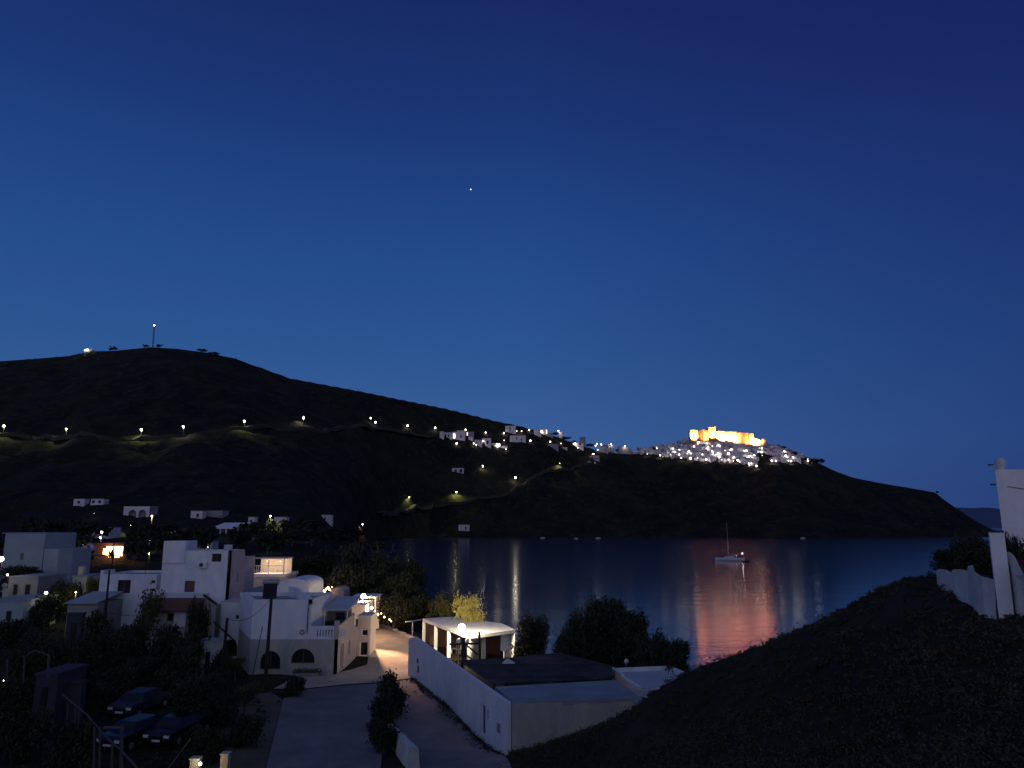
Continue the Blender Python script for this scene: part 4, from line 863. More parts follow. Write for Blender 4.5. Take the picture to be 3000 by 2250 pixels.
# ================================================================== TREES NEAR
tg = 'dark trees along the beach'
TL = [(872,1640,1700,118,120),(950,1612,1720,120,150),(1040,1600,1730,116,150),(1120,1610,1750,108,150),(1010,1660,1770,98,130),(1090,1668,1790,100,140),(1170,1690,1800,97,130),(1150,1740,1830,88,110),(1240,1745,1830,92,110),(1300,1738,1830,86,100),(1200,1650,1780,112,110),(905,1680,1740,108,90),(1110,1725,1800,94,90)]
wd = ['beside the lit roof terrace','behind the small vaulted house','above the restaurant lamps','tallest in the middle of the beach grove','right behind the orange lanterns','just behind the restaurant shelter','behind the slim white arbour posts','overhanging the arbour rail','at the right end of the beach grove before the water','half lit, left behind the pavilion roof','at the water side of the beach grove','between the vaulted house and the lit terrace','low one above the arbour']
for i, (px, pt, pbm, Y, w) in enumerate(TL): treeP('broad' if i%2 else 'broad_b', px, pt, pbm, Y, w, 'dark rounded tree '+wd[i], tg)
treeP('lit', 1375, 1748, 1835, 77.5, 100, 'small tree lit golden by the flood lamp behind the pavilion roof', cat='tree')
treeP('olive', 1315, 1745, 1830, 84, 85, 'dim olive tree left of the golden-lit tree', cat='tree', leafmat='leaf2')
treeP('broad', 1555, 1798, 1920, 66, 95, 'round greenish tree just right of the pavilion', tg)
for px, pt, pbm, Y, w, d in ((1700,1790,1950,60,110,'left part of the big dark clump by the sea'),(1765,1760,1960,62,150,'tallest dark tree of the clump above the pergola'),(1845,1795,1960,60,120,'dark tree sloping down right of the tallest one'),(1920,1850,1970,57,110,'dark tree over the low shed with the dish'),(1985,1880,1975,55,90,'low dark tree next to the orange reflection'),(1660,1850,1940,60,80,'low dark shrub tree at the left foot of the clump')):
    treeP('broad_b' if px % 2 else 'broad', px, pt, pbm, Y, w, d, 'dark clump of trees by the sea')
treeP('bush', 1150, 1978, 2085, 50, 100, 'dark leafy bush in the middle of the road fork', cat='shrub')
treeP('bush', 1120, 2040, 2160, 47, 85, 'dark straggly bush below the leafy one on the road fork', cat='shrub')
treeP('bush', 1125, 2110, 2230, 43, 90, 'lowest dark bush beside the rough wall stub', cat='shrub')
treeP('broad_b', 2800, 1612, 1700, 27, 110, 'dark bush behind the ragged wall, left half', cat='shrub', name='shrub')
treeP('broad', 2868, 1566, 1740, 25, 125, 'tall dark bush behind the ragged wall next to the pillar', cat='shrub', name='shrub')
treeP('bush', 2985, 1572, 1680, 24, 60, 'dark bush above the sloping wall at the right edge', cat='shrub')
p = P(2992,1648,21.6); t = root('bougainvillea', (p.x,p.y,12), 'magenta bougainvillea bloom at the right edge', 'flowering shrub')
V, Fc = leaves([tuple(p),(p.x+.15,p.y,p.z-.12)],[.12,.1],160,.03,31); MB().add(V,Fc).build('blossoms', M['pink_flower'], t); MB().tube((p.x+.1,p.y+.1,11.8),(p.x,p.y,p.z),.02,n=5).build('stem', M['bark'], t)
gl = [('olive',430,1730,1830,66,100,'dark tree in front of the low white house'),('bush',585,1762,1830,67,60,'dark bush right of the tiled cottage'),('broad_b',330,1850,1960,58,120,'black tree mass in the dark garden, left'),('bush',480,1835,1900,62,110,'dark hedge under the cottage wall'),('bush',560,1860,1940,60,100,'dark bush beside the small greenish shed'),('broad',230,1865,1985,55,110,'black garden tree above the dim hut'),('broad_b',560,1990,2120,47,120,'dark tree right of the parked cars'),('bush',660,2040,2130,48,90,'round dark bush left of the dirt verge'),('olive',715,2000,2110,50,90,'dark little tree on the dirt verge'),('bush',710,2100,2200,44,100,'low dark bush at the edge of the road'),('bush',610,2130,2230,41,110,'dark bush above the lit gate pillars'),('bush',860,1985,2045,56,60,'small dark bush below the tall utility pole'),('broad',90,1850,1985,52,130,'big black tree at the left edge, lower'),('bush',60,2090,2200,40,130,'dark shrub in the bottom left corner'),('bush',200,2120,2240,38,120,'dark shrub behind the railing'),('broad_b',400,1930,2020,57,110,'black tree above the long garden wall'),('bush',470,1975,2035,56,80,'dark bush behind the right parked car'),('olive',250,1760,1810,88,70,'dark bush in front of the shed left of the low house'),('broad',180,1700,1790,90,90,'black tree left of the chimney house'),('bush',120,1745,1790,84,90,'dark hedge over the left edge houses'),('olive',270,1690,1760,93,60,'dark tree right of the chimney house'),('broad_b',60,1660,1720,108,120,'dark trees under the stepped bluish house'),('bush',30,1815,1870,74,120,'dark hedge below the left edge cube house'),('olive',690,1925,1985,61,60,'bush at the foot of the side house'),('broad',20,1980,2130,46,110,'dark tree mass on the left edge')]
for k, px, pt, pbm, Y, w, lb in gl: treeP(k, px, pt, pbm, Y, w, lb, 'dark garden trees and bushes', cat='shrub' if k == 'bush' else 'tree')
r = random.Random(21); pls = ['left of the big valley lamps','between the valley lamps and the tall house','behind the tall house','in the black valley right of the tall house']
for i in range(46):
    px = 15+i*24.5+r.uniform(-10,10); py = r.uniform(1575,1665) if px < 480 else r.uniform(1560,1630); c = hit(px, py)
    if 285 < px < 375 or 600 < px < 700 and py < 1600: continue
    k = c.y/F; tree('fartree', c, r.uniform(4,7.5), r.uniform(45,80)*k*1.2, 'dark rounded valley tree '+pls[0 if px < 290 else 1 if px < 480 else 2 if px < 720 else 3], 'tree', 'valley trees '+pls[0 if px < 290 else 1 if px < 480 else 2 if px < 720 else 3])
for i, (px, pt, pbm, Y, w) in enumerate([(300,1800,1880,66,120),(390,1830,1900,62,110),(640,1905,1975,58,70),(520,1900,1985,55,120),(160,1900,1990,52,120),(330,1960,2035,53,120),(250,1990,2060,50,90),(610,1975,2060,52,90)]):
    treeP('bush', px, pt, pbm, Y, w, 'dark hedge bush in the black garden, %s from the list of low hedges' % ORD[i] if False else 'low dark hedge bush in the black garden between the houses and parked cars', 'low hedge bushes in the garden', cat='shrub')
# scrub on the hillside to the right
r = np.random.default_rng(5); V = []; Fc = []; N = 0
def scrub(name, npl, region, m, smin, smax, nleaf, lsz, seed):
    r = np.random.default_rng(seed); Vs = []; n0 = 0; Fs = []
    pts = []
    while len(pts) < npl:
        Yk = math.exp(r.uniform(math.log(region[2]), math.log(region[3]))); u = r.uniform(region[0], region[1]); pts.append((u*Yk, Yk))
    pts = [p for p in pts if region[4](*p)]
    xs_ = np.array([p[0] for p in pts]); ys_ = np.array([p[1] for p in pts]); zs_ = gz(xs_, ys_)
    for x, y, z in zip(xs_, ys_, zs_):
        if z < .4: continue
        s = smin+(smax-smin)*r.random()**3*1.7; s = s*(1+fbm(x,y,.35,2)*.35)*(.45 if (x > 12 and y > 17) else 1); s = max(.1, s)
        v, f = leaves([(x,y,z+s*.25)],[s],nleaf,lsz,int(r.integers(1e9)),.6,.3); k = len(Vs); Vs += v; Fs += [tuple(i+k for i in q) for q in f]
    mb = MB(); mb.v = Vs; mb.f = Fs; mb.m = [0]*len(Fs); o = mb.build(name, M[m]); o['kind'] = 'stuff'; o['label'] = {'hillside_scrub':'dense dark scrub covering the slope on the right','garden_scrub':'dark rough grass and weeds in the gardens on the left','dry_grass':'paler dry tufts scattered on the right slope'}[name]; o['category'] = 'ground cover'
onslope = lambda x, y: x > -1.5+(y-26)*.02 and not (y > 41.2 and x < 10.2) and y < 60
scrub('hillside_scrub', 4300, (-.06,.80,11,46,lambda x,y: onslope(x,y) and (x/y > .02 or y < 39)), 'leaf_dry', .13, .40, 60, .045, 3)
scrub('dry_grass', 900, (-.02,.80,10,40,onslope), 'leaf2', .1, .26, 26, .035, 4)
inroad = lambda x, y: (x > -20 and 36 < y < 64 and x > -17+(62-y)*.12)
scrub('garden_scrub', 1700, (-.9,-.22,35,100,lambda x,y: not inroad(x,y) and not (-40 < x < -12 and 63 < y < 84)), 'leaf', .15, .5, 24, .1, 6)
def strip_weeds(a, b, n_, w, m, seed, label, name):
    r = np.random.default_rng(seed); Vs = []; Fs = []
    for i in range(n_):
        t_ = r.random(); o_ = abs(r.normal())*w*(.4+.9*abs(math.sin(t_*11+seed))); d = Vector((b[0]-a[0], b[1]-a[1])).normalized(); x = a[0]+(b[0]-a[0])*t_+d.y*o_; y = a[1]+(b[1]-a[1])*t_-d.x*o_
        s = r.uniform(.06,.26); v, f = leaves([(x,y,g(x,y)+s*.4)],[s],22,.05,int(r.integers(1e9)),.8,.2); k = len(Vs); Vs += v; Fs += [tuple(j+k for j in q) for q in f]
    mb = MB(); mb.v = Vs; mb.f = Fs; mb.m = [0]*len(Fs); tag(mb.build(name, M[m]), label, 'weeds', kind='stuff')
strip_weeds((-7.9,62.2),(-.4,42.1),260,.28,'leaf',8,'ragged dark weeds along the foot of the long white wall','wall_weeds')
strip_weeds((-.2,42.0),(7.,43.1),420,.5,'leaf2',9,'greenish grass at the foot of the cream front wall','grass_tufts')
strip_weeds((-19.5,58.),(-16.5,44.),260,.7,'leaf',10,'dark weeds along the left verge of the road','verge_weeds')
r = random.Random(77)
for i in range(9):
    Yk = r.uniform(14,33); u = r.uniform(.12,.66); x = u*Yk; s = r.uniform(.05,.12); bm = bmesh.new(); bmesh.ops.create_icosphere(bm, subdivisions=2, radius=s)
    for v in bm.verts: v.co *= 1+.35*fbm(v.co.x*30+i*3, v.co.y*30, .25, 2)*.5; v.co.z *= .65
    me = bpy.data.meshes.new('rock'); bm.to_mesh(me); bm.free(); me.materials.append(M['dim_wall']); o = bpy.data.objects.new('rock', me); C.objects.link(o); o.location = (x, Yk, g(x, Yk)+s*.25); tag(o, 'small pale rock half buried in the dark scrub slope on the right', 'rock', 'rocks on the scrub slope')
# ================================================================== BOATS
def sailboat():
    b = P(2139,1637,309); Y = b.y; t = root('sailboat', (b.x,Y,0), 'white sailing yacht with a bare mast anchored above the orange reflection', 'sailboat', None, math.radians(-12))
    L_, W_ = 5.6, 1.7; mb = MB(); st = []
    for i in range(13):
        s = -1+2*i/12; w = W_*(1-abs(max(0,s*-1))**2.4*.98) if s < 0 else W_*(1-.35*s**3); zt = 1.05+.35*s*s*(1 if s < 0 else .3); x = s*L_+(-.4 if i == 0 else 0)
        st.append([(x,-w,zt),(x,-w*.86,.2),(x,-w*.2,-.35),(x,w*.2,-.35),(x,w*.86,.2),(x,w,zt)])
    vs = [p for q in st for p in q]; fs = [(6*i+j,6*i+j+1,6*i+7+j,6*i+6+j) for i in range(12) for j in range(5)]+[(6*i+5,6*i,6*i+6,6*i+11) for i in range(12)]+[(5,4,3,2,1,0),(72,73,74,75,76,77)]
    mb.add(vs, fs).build('hull', M['hull'], t, raw=True)
    MB().prism([(-2.2,-.75),(1.6,-.95),(1.6,.95),(-2.2,.75)],1.1,[1.5,1.75,1.75,1.5]).build('cabin', M['hull'], t, raw=True)
    MB().tube((-.6,0,1),(-.6,0,15.2),.10,.06,8).build('mast', M['metal'], t, raw=True)
    MB().tube((-.6,0,2.6),(3.6,0,2.6),.07,n=7).build('boom', M['metal'], t, raw=True); MB().tube((-.3,0,2.82),(3.5,0,2.78),.19,.12,8).build('sail_cover', M['sail_blue'], t, raw=True)
    mb = MB()
    for a, b2 in (((-.6,0,15),(-5.7,0,1.4)),((-.6,0,15),(5.5,0,1.2)),((-.6,0,10),(-.6,-1.6,1.1)),((-.6,0,10),(-.6,1.6,1.1))): mb.tube(a,b2,.02,n=4)
    mb.build('rigging', M['dark_metal'], t, raw=True); MB().tube((-.6,-.7,9),(-.6,.7,9),.04,n=5).build('spreader', M['metal'], t, raw=True)
    MB().prism([(3.4,-1.2),(4.9,-1.1),(4.9,1.1),(3.4,1.2)],2.5,2.58).build('bimini', M['sail_blue'], t, raw=True)
    MB().ball((4.9,0,2.9),.16).build('anchor_light', M['E_white'], t, raw=True); MB().ball((2.4,-.6,1.95),.08).build('cabin_light', M['E_whiteS'], t, raw=True)
    bb = P(2186,1641,300); d = root('dinghy', (bb.x,bb.y,0), 'small dark dinghy floating by the stern of the yacht', 'dinghy', None, math.radians(15))
    mb = MB(); k = 10; vs = []
    for i in range(k+1):
        s = i/k; w = .75*min(1,(1-s)*2.6)**.5 if s > .6 else .75; x = -1.5+3*s; vs += [(x,-w,.42),(x,-w*.7,.0),(x,w*.7,.0),(x,w,.42)]
    mb.add(vs, [(4*i+j,4*i+j+1,4*i+5+j,4*i+4+j) for i in range(k) for j in range(3)]+[(3,2,1,0)]).build('hull', M['tyre'], d, raw=True); MB().box(-.3,0,-.6,.6,.25,.3).build('thwart', M['wood'], d, raw=True); MB().box(-1.75,-1.5,-.15,.15,.0,.75).build('outboard_motor', M['dark_metal'], d, raw=True)
sailboat()
def skiff(px, py, s, label):
    u, v = uv(px, py); Y = -H/v; Y = min(Y, 1100); t = root('rowing_boat', (u*Y, Y, 0), label, 'boat', 'small boats along the far shore', random.uniform(-.4,.4))
    mb = MB(); k = 8; vs = []
    for i in range(k+1):
        q = i/k; w = .9*math.sin(math.pi*min(1,.25+q*.75))+.05; x = (-2.8+5.6*q); vs += [(x,-w,.9+.4*abs(q-.4)),(x,-w*.7,-.1),(x,w*.7,-.1),(x,w,.9+.4*abs(q-.4))]
    mb.add([(x*s,y*s,z*s) for x,y,z in vs], [(4*i+j,4*i+j+1,4*i+5+j,4*i+4+j) for i in range(k) for j in range(3)]+[(3,2,1,0),(4*k,4*k+1,4*k+2,4*k+3)]).build('hull', M['hull'], t, raw=True)
    MB().box(-.6*s,.8*s,-.6*s,.6*s,.6*s,1.5*s).build('cabin', M['hull'], t, raw=True)
for a in [(1384,1573,1.3,'white boat moored just below the small shore hut'),(1590,1577,.9,'tiny boat on the far shore, left of the middle'),(1688,1579,.8,'faint tiny boat on the far shore, right of the middle one'),(1752,1578,1.0,'small pale boat on the far shore below the fortress side'),(2352,1578,.9,'tiny boat under the headland, right of the yacht')]: skiff(*a)
# ================================================================== FAR HOUSES
def far_house(px0, px1, pt, pb, label, m='far_white', depth=None, wins=(), name='house', cat='house', group=None, roof='flat', winmat='far_dark', roofm='far_grey', rz=0., steps=()):
    c = hit((px0+px1)/2, pb); Y = c.y; x0, x1 = xr(px0,pb,Y)-c.x, xr(px1,pb,Y)-c.x; zt = zr_((px0+px1)/2,pt,Y)-c.z; w = x1-x0; d = depth or min(max(4, w*.8), 10)
    t = root(name, c, label, cat, group, rz); fd = d*.6+3
    MB().box(x0,x1,0,d,-fd,zt-.25).build('wall', M[m], t, raw=True)
    if roof == 'flat': MB().box(x0-.1,x1+.1,-.1,d+.1,zt-.25,zt).build('roof', M[roofm], t, raw=True)
    elif roof == 'gable': MB().add([(x0-.4,-.5,zt-.3),(x1+.4,-.5,zt-.3),(x1+.4,d+.5,zt-.3),(x0-.4,d+.5,zt-.3),(x0+w*.25,d/2,zt+1.6),(x1-w*.25,d/2,zt+1.6)],[(0,1,5,4),(1,2,5),(2,3,4,5),(3,0,4),(3,2,1,0)]).build('roof', M['tile'], t, raw=True)
    for s in steps: MB().box(x0+w*s[0],x0+w*s[1],.02,d*.8,zt+.001,zt+s[2]).build('upper_block', M[m], t, raw=True)
    for q in wins:
        a, b, e, f = q[:4]; mm = winmat if len(q) < 5 else q[4]; nm = 'window' if mm != 'white' else 'column'
        o = MB().box(x0+w*a,x0+w*b,-.12,-.01,zt*(1-f),zt*(1-e)).build(nm, M[mm], t, raw=True)
    return t
vl = 'scattered pale houses in the dark valley'
FH = [(214,246,1461,1485,'tiny pale house with one dark window, leftmost on the lower hillside',[(.35,.6,.3,.65)]),
 (265,302,1461,1479,'dim house just right of the leftmost hillside house',[(.1,.3,.3,.8),(.6,.8,.3,.8)]),
 (558,592,1496,1519,'pale small house joined to a long dim wall',[(.5,.7,.4,.9)]),
 (236,318,1544,1576,'dim white house behind the pair of bright lamps',[(.22,.40,.35,1.),(.6,.7,.3,.6)]),
 (803,838,1514,1534,'small pale box house right of the yellow lamp',[]),
 (941,970,1508,1528,'small bluish house alone right of the valley lamps',[(.3,.45,.4,.8)]),
 (1343,1375,1537,1556,'pale square hut on the far shore',[(.6,.75,.35,.8)]),
 (1324,1358,1371,1387,'tiny pale house with two openings alone on the dark mid slope',[(.25,.42,.35,.9),(.65,.9,.25,1.)]),
 (727,746,1514,1532,'narrow pale chapel-like house left of the yellow lamp',[(.3,.6,.5,1.)]),
 (238,272,1592,1612,'dim little house left of the orange-lit windows',[(.5,.7,.3,.7)]),
 (560,620,1583,1612,'dim greenish house behind the roof of the tall house',[(.3,.4,.3,.6)])]
for a in FH: far_house(*a[:4], a[4], wins=a[5], group=vl)
far_house(592,651,1496,1519,'long dim wall-like building right of the pale small house', m='far_grey', group=vl)
# arched house
c = hit(400,1516); t = root('arched_house', c, 'pale house with two dark arches above the yellow-lit ground', 'house', vl)
x0 = xr(360,1516,c.y)-c.x; x1 = xr(436,1516,c.y)-c.x; zt = zr_(400,1485,c.y)-c.z; w = x1-x0
mb = MB(); wall_holes(mb, (x0,0),(x1,0),-2.5,zt,[arch(w*.2,w*.50,0.05,zt*.72),arch(w*.58,w*.88,0.05,zt*.72)],th=.5); mb.build('front_wall', M['far_white'], t, raw=True)
MB().box(x0,x1,2.6,9,-4,zt-.1).build('back_wall', M['far_grey'], t, raw=True); MB().box(x0-.2,x1+.2,.1,9.1,zt,zt+.25).build('roof', M['far_white'], t, raw=True)
# wide roofed white house with posts
c = hit(670,1562); t = root('porch_house', c, 'wide white-roofed house on dark columns above the tall house', 'house', vl)
x0 = xr(626,1562,c.y)-c.x; x1 = xr(722,1562,c.y)-c.x; za = zr_(670,1545,c.y)-c.z; zt = zr_(670,1531,c.y)-c.z
MB().prism([(x0,-2),(x1-3,-2),(x1,6),(x0+2,6)],[za-.6]*4,[za,za,zt,zt]).build('roof', M['white'], t, raw=True); MB().box(x0+1,x1-4,3.,7,-4,za-.61).build('back_wall', M['far_grey'], t, raw=True)
for k in range(5): MB().box(x0+.6+k*(x1-x0-4)/4,x0+1.1+k*(x1-x0-4)/4,-1.7,-1.2,-2,za-.6).build('column', M['far_white'], t, raw=True)
# orange-lit house
c = hit(328,1640); t = root('lit_house', c, 'low building with blazing orange-lit windows behind dark railings and branches', 'building')
x0 = xr(300,1640,c.y)-c.x; x1 = xr(358,1640,c.y)-c.x; zt = zr_(328,1598,c.y)-c.z; w = x1-x0
MB().box(x0-2,x1+1,0,8,-2,zt+.3).build('wall', M['shutter_brown'], t, raw=True); MB().box(x0-2.4,x1+1.4,-.8,8.3,zt+.3,zt+.55).build('roof', M['tile'], t, raw=True)
for k in range(7):
    a = x0+w*(k+.08)/7; b = x0+w*(k+.86)/7; f = MB().box(a,b,-.10,-.01,zt*(.16+.1*(k%3==0)+.12*(k<2)),zt*(.93-.16*(k==0))).build('window', M['E_win'], t, raw=True)
    MB().box((a+b)/2-.05,(a+b)/2+.05,-.16,-.11,zt*.2,zt*.9).build('mullion', M['wood'], f, raw=True)
MB().box(x0-1.5,x1+.5,-2.2,-2.05,zt*.28,zt*.34).build('railing', M['wood'], t, raw=True)
light('bulb', (c.x-.5,c.y-1.6,c.z+zt*.75), 260, (1,.45,.15), t, size=.3)
treeP('fartree', 322, 1608, 1650, c.y-9, 18, 'ragged tree before the left end of the orange-lit windows', cat='tree')
# ---- mid village (west of the saddle)
mv = 'pale houses of the upper village'
for px0,px1,pt,pb,lb,k in [
 (1288,1300,1264,1287,'leftmost narrow white house of the upper village',{}),
 (1300,1324,1267,1284,'row of small white bays right of the leftmost village house',dict(wins=[(.15,.3,.3,.9),(.5,.65,.3,.9)])),
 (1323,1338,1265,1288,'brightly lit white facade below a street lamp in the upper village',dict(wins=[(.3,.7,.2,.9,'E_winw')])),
 (1338,1362,1261,1292,'tallest grey-lilac house of the left village cluster',dict(wins=[(.4,.6,.5,.8)])),
 (1362,1388,1265,1281,'flat-roofed grey house with a lit strip in the left village cluster',dict(m='far_grey',wins=[(.2,.32,.1,.95,'E_winw')])),
 (1372,1386,1279,1291,'small pinkish house at the right foot of the left village cluster',{}),
 (1390,1412,1288,1306,'low grey house starting the lower village row',dict(m='far_grey',wins=[(.2,.4,.3,.8)])),
 (1412,1438,1283,1309,'peaked grey house with dark openings in the lower village row',dict(roof='gable',wins=[(.1,.3,.4,.9),(.5,.75,.3,.7)])),
 (1438,1453,1298,1308,'small reddish lit house left of the glaring white one',dict(m='pink')),
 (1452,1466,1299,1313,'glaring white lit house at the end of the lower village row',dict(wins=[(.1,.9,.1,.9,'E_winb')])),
 (1470,1487,1306,1315,'last small white house of the lower village row',{}),
 (1480,1511,1247,1269,'pale bluish tower-like house above the road lamps',dict(wins=[(.42,.5,.1,.9)])),
 (1494,1540,1275,1298,'broad grey-lilac house with a low pitched roof in the village centre',dict(roof='gable',wins=[(.4,.48,.3,.6),(.7,.78,.5,.8)])),
 (1565,1585,1258,1278,'grey house on the ridge left of the reddish-lit one',{}),
 (1583,1607,1257,1276,'reddish-lit house on the ridge with a bright vertical light',dict(m='pink',wins=[(.68,.84,.1,.8,'E_winw')])),
 (1607,1620,1268,1282,'small grey house on the ridge before the dark bush',dict(m='far_grey')),
 (1638,1648,1264,1279,'slim pale house standing out on the ridge line',{}),
 (1602,1636,1301,1312,'low bluish-grey house under the village ridge',dict(m='far_grey')),
 (1640,1662,1310,1317,'flat pale terrace wall below the village ridge',{}),
 (1678,1710,1297,1311,'pale lit house with a round lamp under the ridge',dict(wins=[(.55,.75,.1,.5)])),
 (1690,1709,1309,1317,'brightly lit low block below the pale lit house',dict(m='white')),
 (1738,1756,1334,1352,'rounded house with a lamp above it beside the saddle road',dict(m='pink',wins=[(.1,.9,.55,.7)])),
 (1700,1716,1280,1290,'dim house on the ridge among dark bushes, first one',dict(m='far_grey')),
 (1760,1782,1304,1327,'lilac house on the saddle, left one',dict(m='far_grey')),
 (1782,1800,1303,1325,'lilac house on the saddle with a lamp on top',dict(m='far_grey',wins=[(.3,.4,.4,.6)])),
 (1812,1828,1308,1325,'lilac house on the saddle under a bright lamp',dict(m='far_grey',wins=[(.5,.65,.4,.7)])),
 (1828,1848,1310,1327,'last lilac house on the saddle before the dark gap',dict(m='far_grey'))]:
    far_house(px0,px1,pt,pb,lb,group=mv,**k)
c = hit(1735,1359); t = root('retaining_wall', c, 'pale straight retaining wall along the saddle road', 'wall')
MB().box(xr(1709,1359,c.y)-c.x,xr(1745,1359,c.y)-c.x,-.4,.2,-1,2.2).build('wall', M['white'], t, raw=True)
# ---- roads on the hillside
def ribbon(name, pts, w, m, lift=.9):
    c = [hit(*p) for p in pts]; mb = MB(); vs = []; pp = []
    for a, b in zip(c, c[1:]):
        for k in range(8): pp.append(a.lerp(b, k/8))
    pp.append(c[-1])
    for i, p in enumerate(pp):
        a = pp[max(0,i-1)]; b = pp[min(len(pp)-1,i+1)]; d = (b-a); d.z = 0; d.normalize(); nn = Vector((-d.y,d.x,0))
        z = max(float(far_z(p.x+nn.x*s, p.y+nn.y*s)) for s in (-w/2,0,w/2))
        for s in (-1,1): q = p+nn*s*w/2; vs.append((q.x,q.y,z+lift*.3))
        for s in (1,-1): q = p+nn*s*(w/2+.6); vs.append((q.x,q.y,z-3.5))
    n_ = len(pp); mb.add(vs, [(4*i,4*i+4,4*i+5,4*i+1) for i in range(n_-1)]+[(4*i+1,4*i+5,4*i+6,4*i+2) for i in range(n_-1)]+[(4*i+3,4*i+7,4*i+4,4*i) for i in range(n_-1)])
    tag(mb.build(name, m), kind='structure')
road_m = mat('pale_road_surface', (.05,.05,.035), .95, .4, .15)
ribbon('upper_hill_road', [(-120,1270),(10,1277),(100,1283),(194,1287),(300,1288),(414,1286),(480,1284),(537,1277),(620,1266),(716,1259),(800,1258),(889,1256),(1000,1254),(1090,1262),(1194,1272),(1275,1280)], 7, road_m)
ribbon('lower_hill_road', [(1110,1524),(1165,1509),(1215,1499),(1265,1484),(1337,1476),(1400,1461),(1490,1450)], 6, road_m)
ribbon('saddle_road', [(1490,1450),(1540,1420),(1600,1385),(1650,1375),(1700,1366),(1745,1358)], 5, road_m)
# ---- hilltop mast and station
c = hit(448,1019); c = Vector((c.x, c.y, float(far_z(c.x, c.y))))
t = root('radio_mast', c, 'slender radio mast with a light on top of the dark hill', 'mast'); a = P(452,955,c.y)
for s in (-1,1):
    for q in (-1,1): MB().tube((c.x+s*.9,c.y+q*.9,c.z-2),(a.x+s*.45,a.y+q*.45,a.z),.16,n=5).build('leg', M['dark_metal'], t)
mb = MB(); k = 18
for i in range(k):
    f0, f1 = i/k, (i+1)/k; w0, w1 = .9-.45*f0, .9-.45*f1; p0, p1 = c.lerp(a,f0), c.lerp(a,f1)
    for (sa, qa), (sb, qb) in (((-1,-1),(1,-1)),((1,-1),(1,1)),((1,1),(-1,1)),((-1,1),(-1,-1))):
        e = (sa,qa,sb,qb) if i%2 else (sb,qb,sa,qa); mb.tube((p0.x+e[0]*w0,p0.y+e[1]*w0,p0.z),(p1.x+e[2]*w1,p1.y+e[3]*w1,p1.z),.09,n=4)
mb.build('lattice', M['dark_metal'], t); MB().ball((a.x,a.y,a.z+.8),.75).build('beacon', M['E_white'], t)
c = hit(260,1031); t = root('hilltop_station', c, 'small lit station building on the left shoulder of the hill', 'building'); x = xr(258,1027,c.y)
MB().box(x-5,x+6,c.y,c.y+6,c.z-2,c.z+2.6).build('wall', M['far_grey'], t); MB().ball((x-.5,c.y-1,c.z+2.5),1.0).build('lamp', M['E_white'], t); MB().ball((x-4,c.y-1,c.z+2.2),.6).build('lamp', M['E_white'], t)
MB().tube((x+4.5,c.y,c.z+2),(x+4.8,c.y,c.z+6),.35,n=6).build('mast', M['far_white'], t); light('bulb',(x,c.y-3,c.z+4),700,(1,.85,.65),t,size=.4)
for i, (px, py, w, h, lb) in enumerate([(330,1022,22,12,'ragged bush tuft on the ridge between the station and the mast'),(322,1016,10,8,'leaning tuft on the ridge right of the lit station'),(425,1012,18,9,'low bush at the left foot of the mast'),(468,1012,22,9,'low bush at the right foot of the mast'),(590,1026,28,9,'dark bush on the ridge right of the mast'),(625,1034,34,8,'longer dark bush patch further down the ridge')]):
    c = hit(px, py+7); Yc = min(c.y, 1100); k = Yc/F; tree('fartree', (c.x, Yc, float(far_z(c.x, Yc))-.5), h*k*1.3, w*k, lb, 'bush', 'bushes on the hill crest', name='bush')
# ================================================================== CASTLE
cz = lambda px, py, Y: zr_(px, py, Y)
SEG = [(2024,2046,1260,1287,0,'stone'),(2046,2053,1263,1284,3,'stone_dark'),(2053,2060,1261,1282,4,'stone_dark'),(2060,2077,1260,1283,2,'stone'),(2077,2098,1252,1284,-2,'stone'),(2098,2126,1264,1289,1,'stone'),(2126,2158,1266,1293,2,'stone'),(2158,2197,1268.5,1297,4,'stone'),(2197,2209,1271,1299,2,'stone')]
YC = 1139.
# raise the castle so that its foot meets the terrain
cx = (xr(2024,1290,YC)+xr(2230,1290,YC))/2
t = root('castle', (cx, YC+8, float(far_z(cx, YC))), 'floodlit golden stone fortress wall crowning the hill village', 'castle')
for i, (a, b, pt, pb, dy, m) in enumerate(SEG):
    Y = YC+dy; x0, x1 = xr(a,pb,Y), xr(b,pb,Y); MB().prism([(x0-(.0 if i else .8),Y),(x1,Y),(x1,Y+13-dy),(x0,Y+13-dy)], cz((a+b)/2,pb,Y)-9, cz((a+b)/2,pt,Y)).build('tower' if i in (0,4,8) else 'wall', M[m if i not in (1,) else 'stone_dark'], t)
Y = YC+3; p = [(2209,1284),(2216,1285),(2224,1288),(2230,1291)]
for (a, za), (b, zb2) in zip(p, p[1:]): MB().prism([(xr(a,1295,Y),Y),(xr(b,1295,Y),Y),(xr(b,1295,Y),Y+9),(xr(a,1295,Y),Y+9)], cz(a,1300,Y)-8, [cz(a,za,Y),cz(b,zb2,Y)]*1+[cz(b,zb2,Y),cz(a,za,Y)]).build('wall', M['stone'], t)
Y = YC-2.; MB().box(xr(2091,1252,Y),xr(2097,1252,Y),Y-.2,Y+3,cz(2094,1253,Y),cz(2094,1249,Y)).build('turret', M['stone'], t)
for i in range(34):
    a = 2099+i*2.9; dy = 1 if a < 2126 else 2 if a < 2158 else 4; Yb = YC+dy; top = 1264 if a < 2126 else 1266 if a < 2158 else 1268.5
    if a < 2196: MB().box(xr(a,1265,Yb),xr(a+1.5,1265,Yb),Yb+.1,Yb+.9,cz(a,top,Yb)+.001,cz(a,top-1.1,Yb)).build('merlon', M['stone'], t)
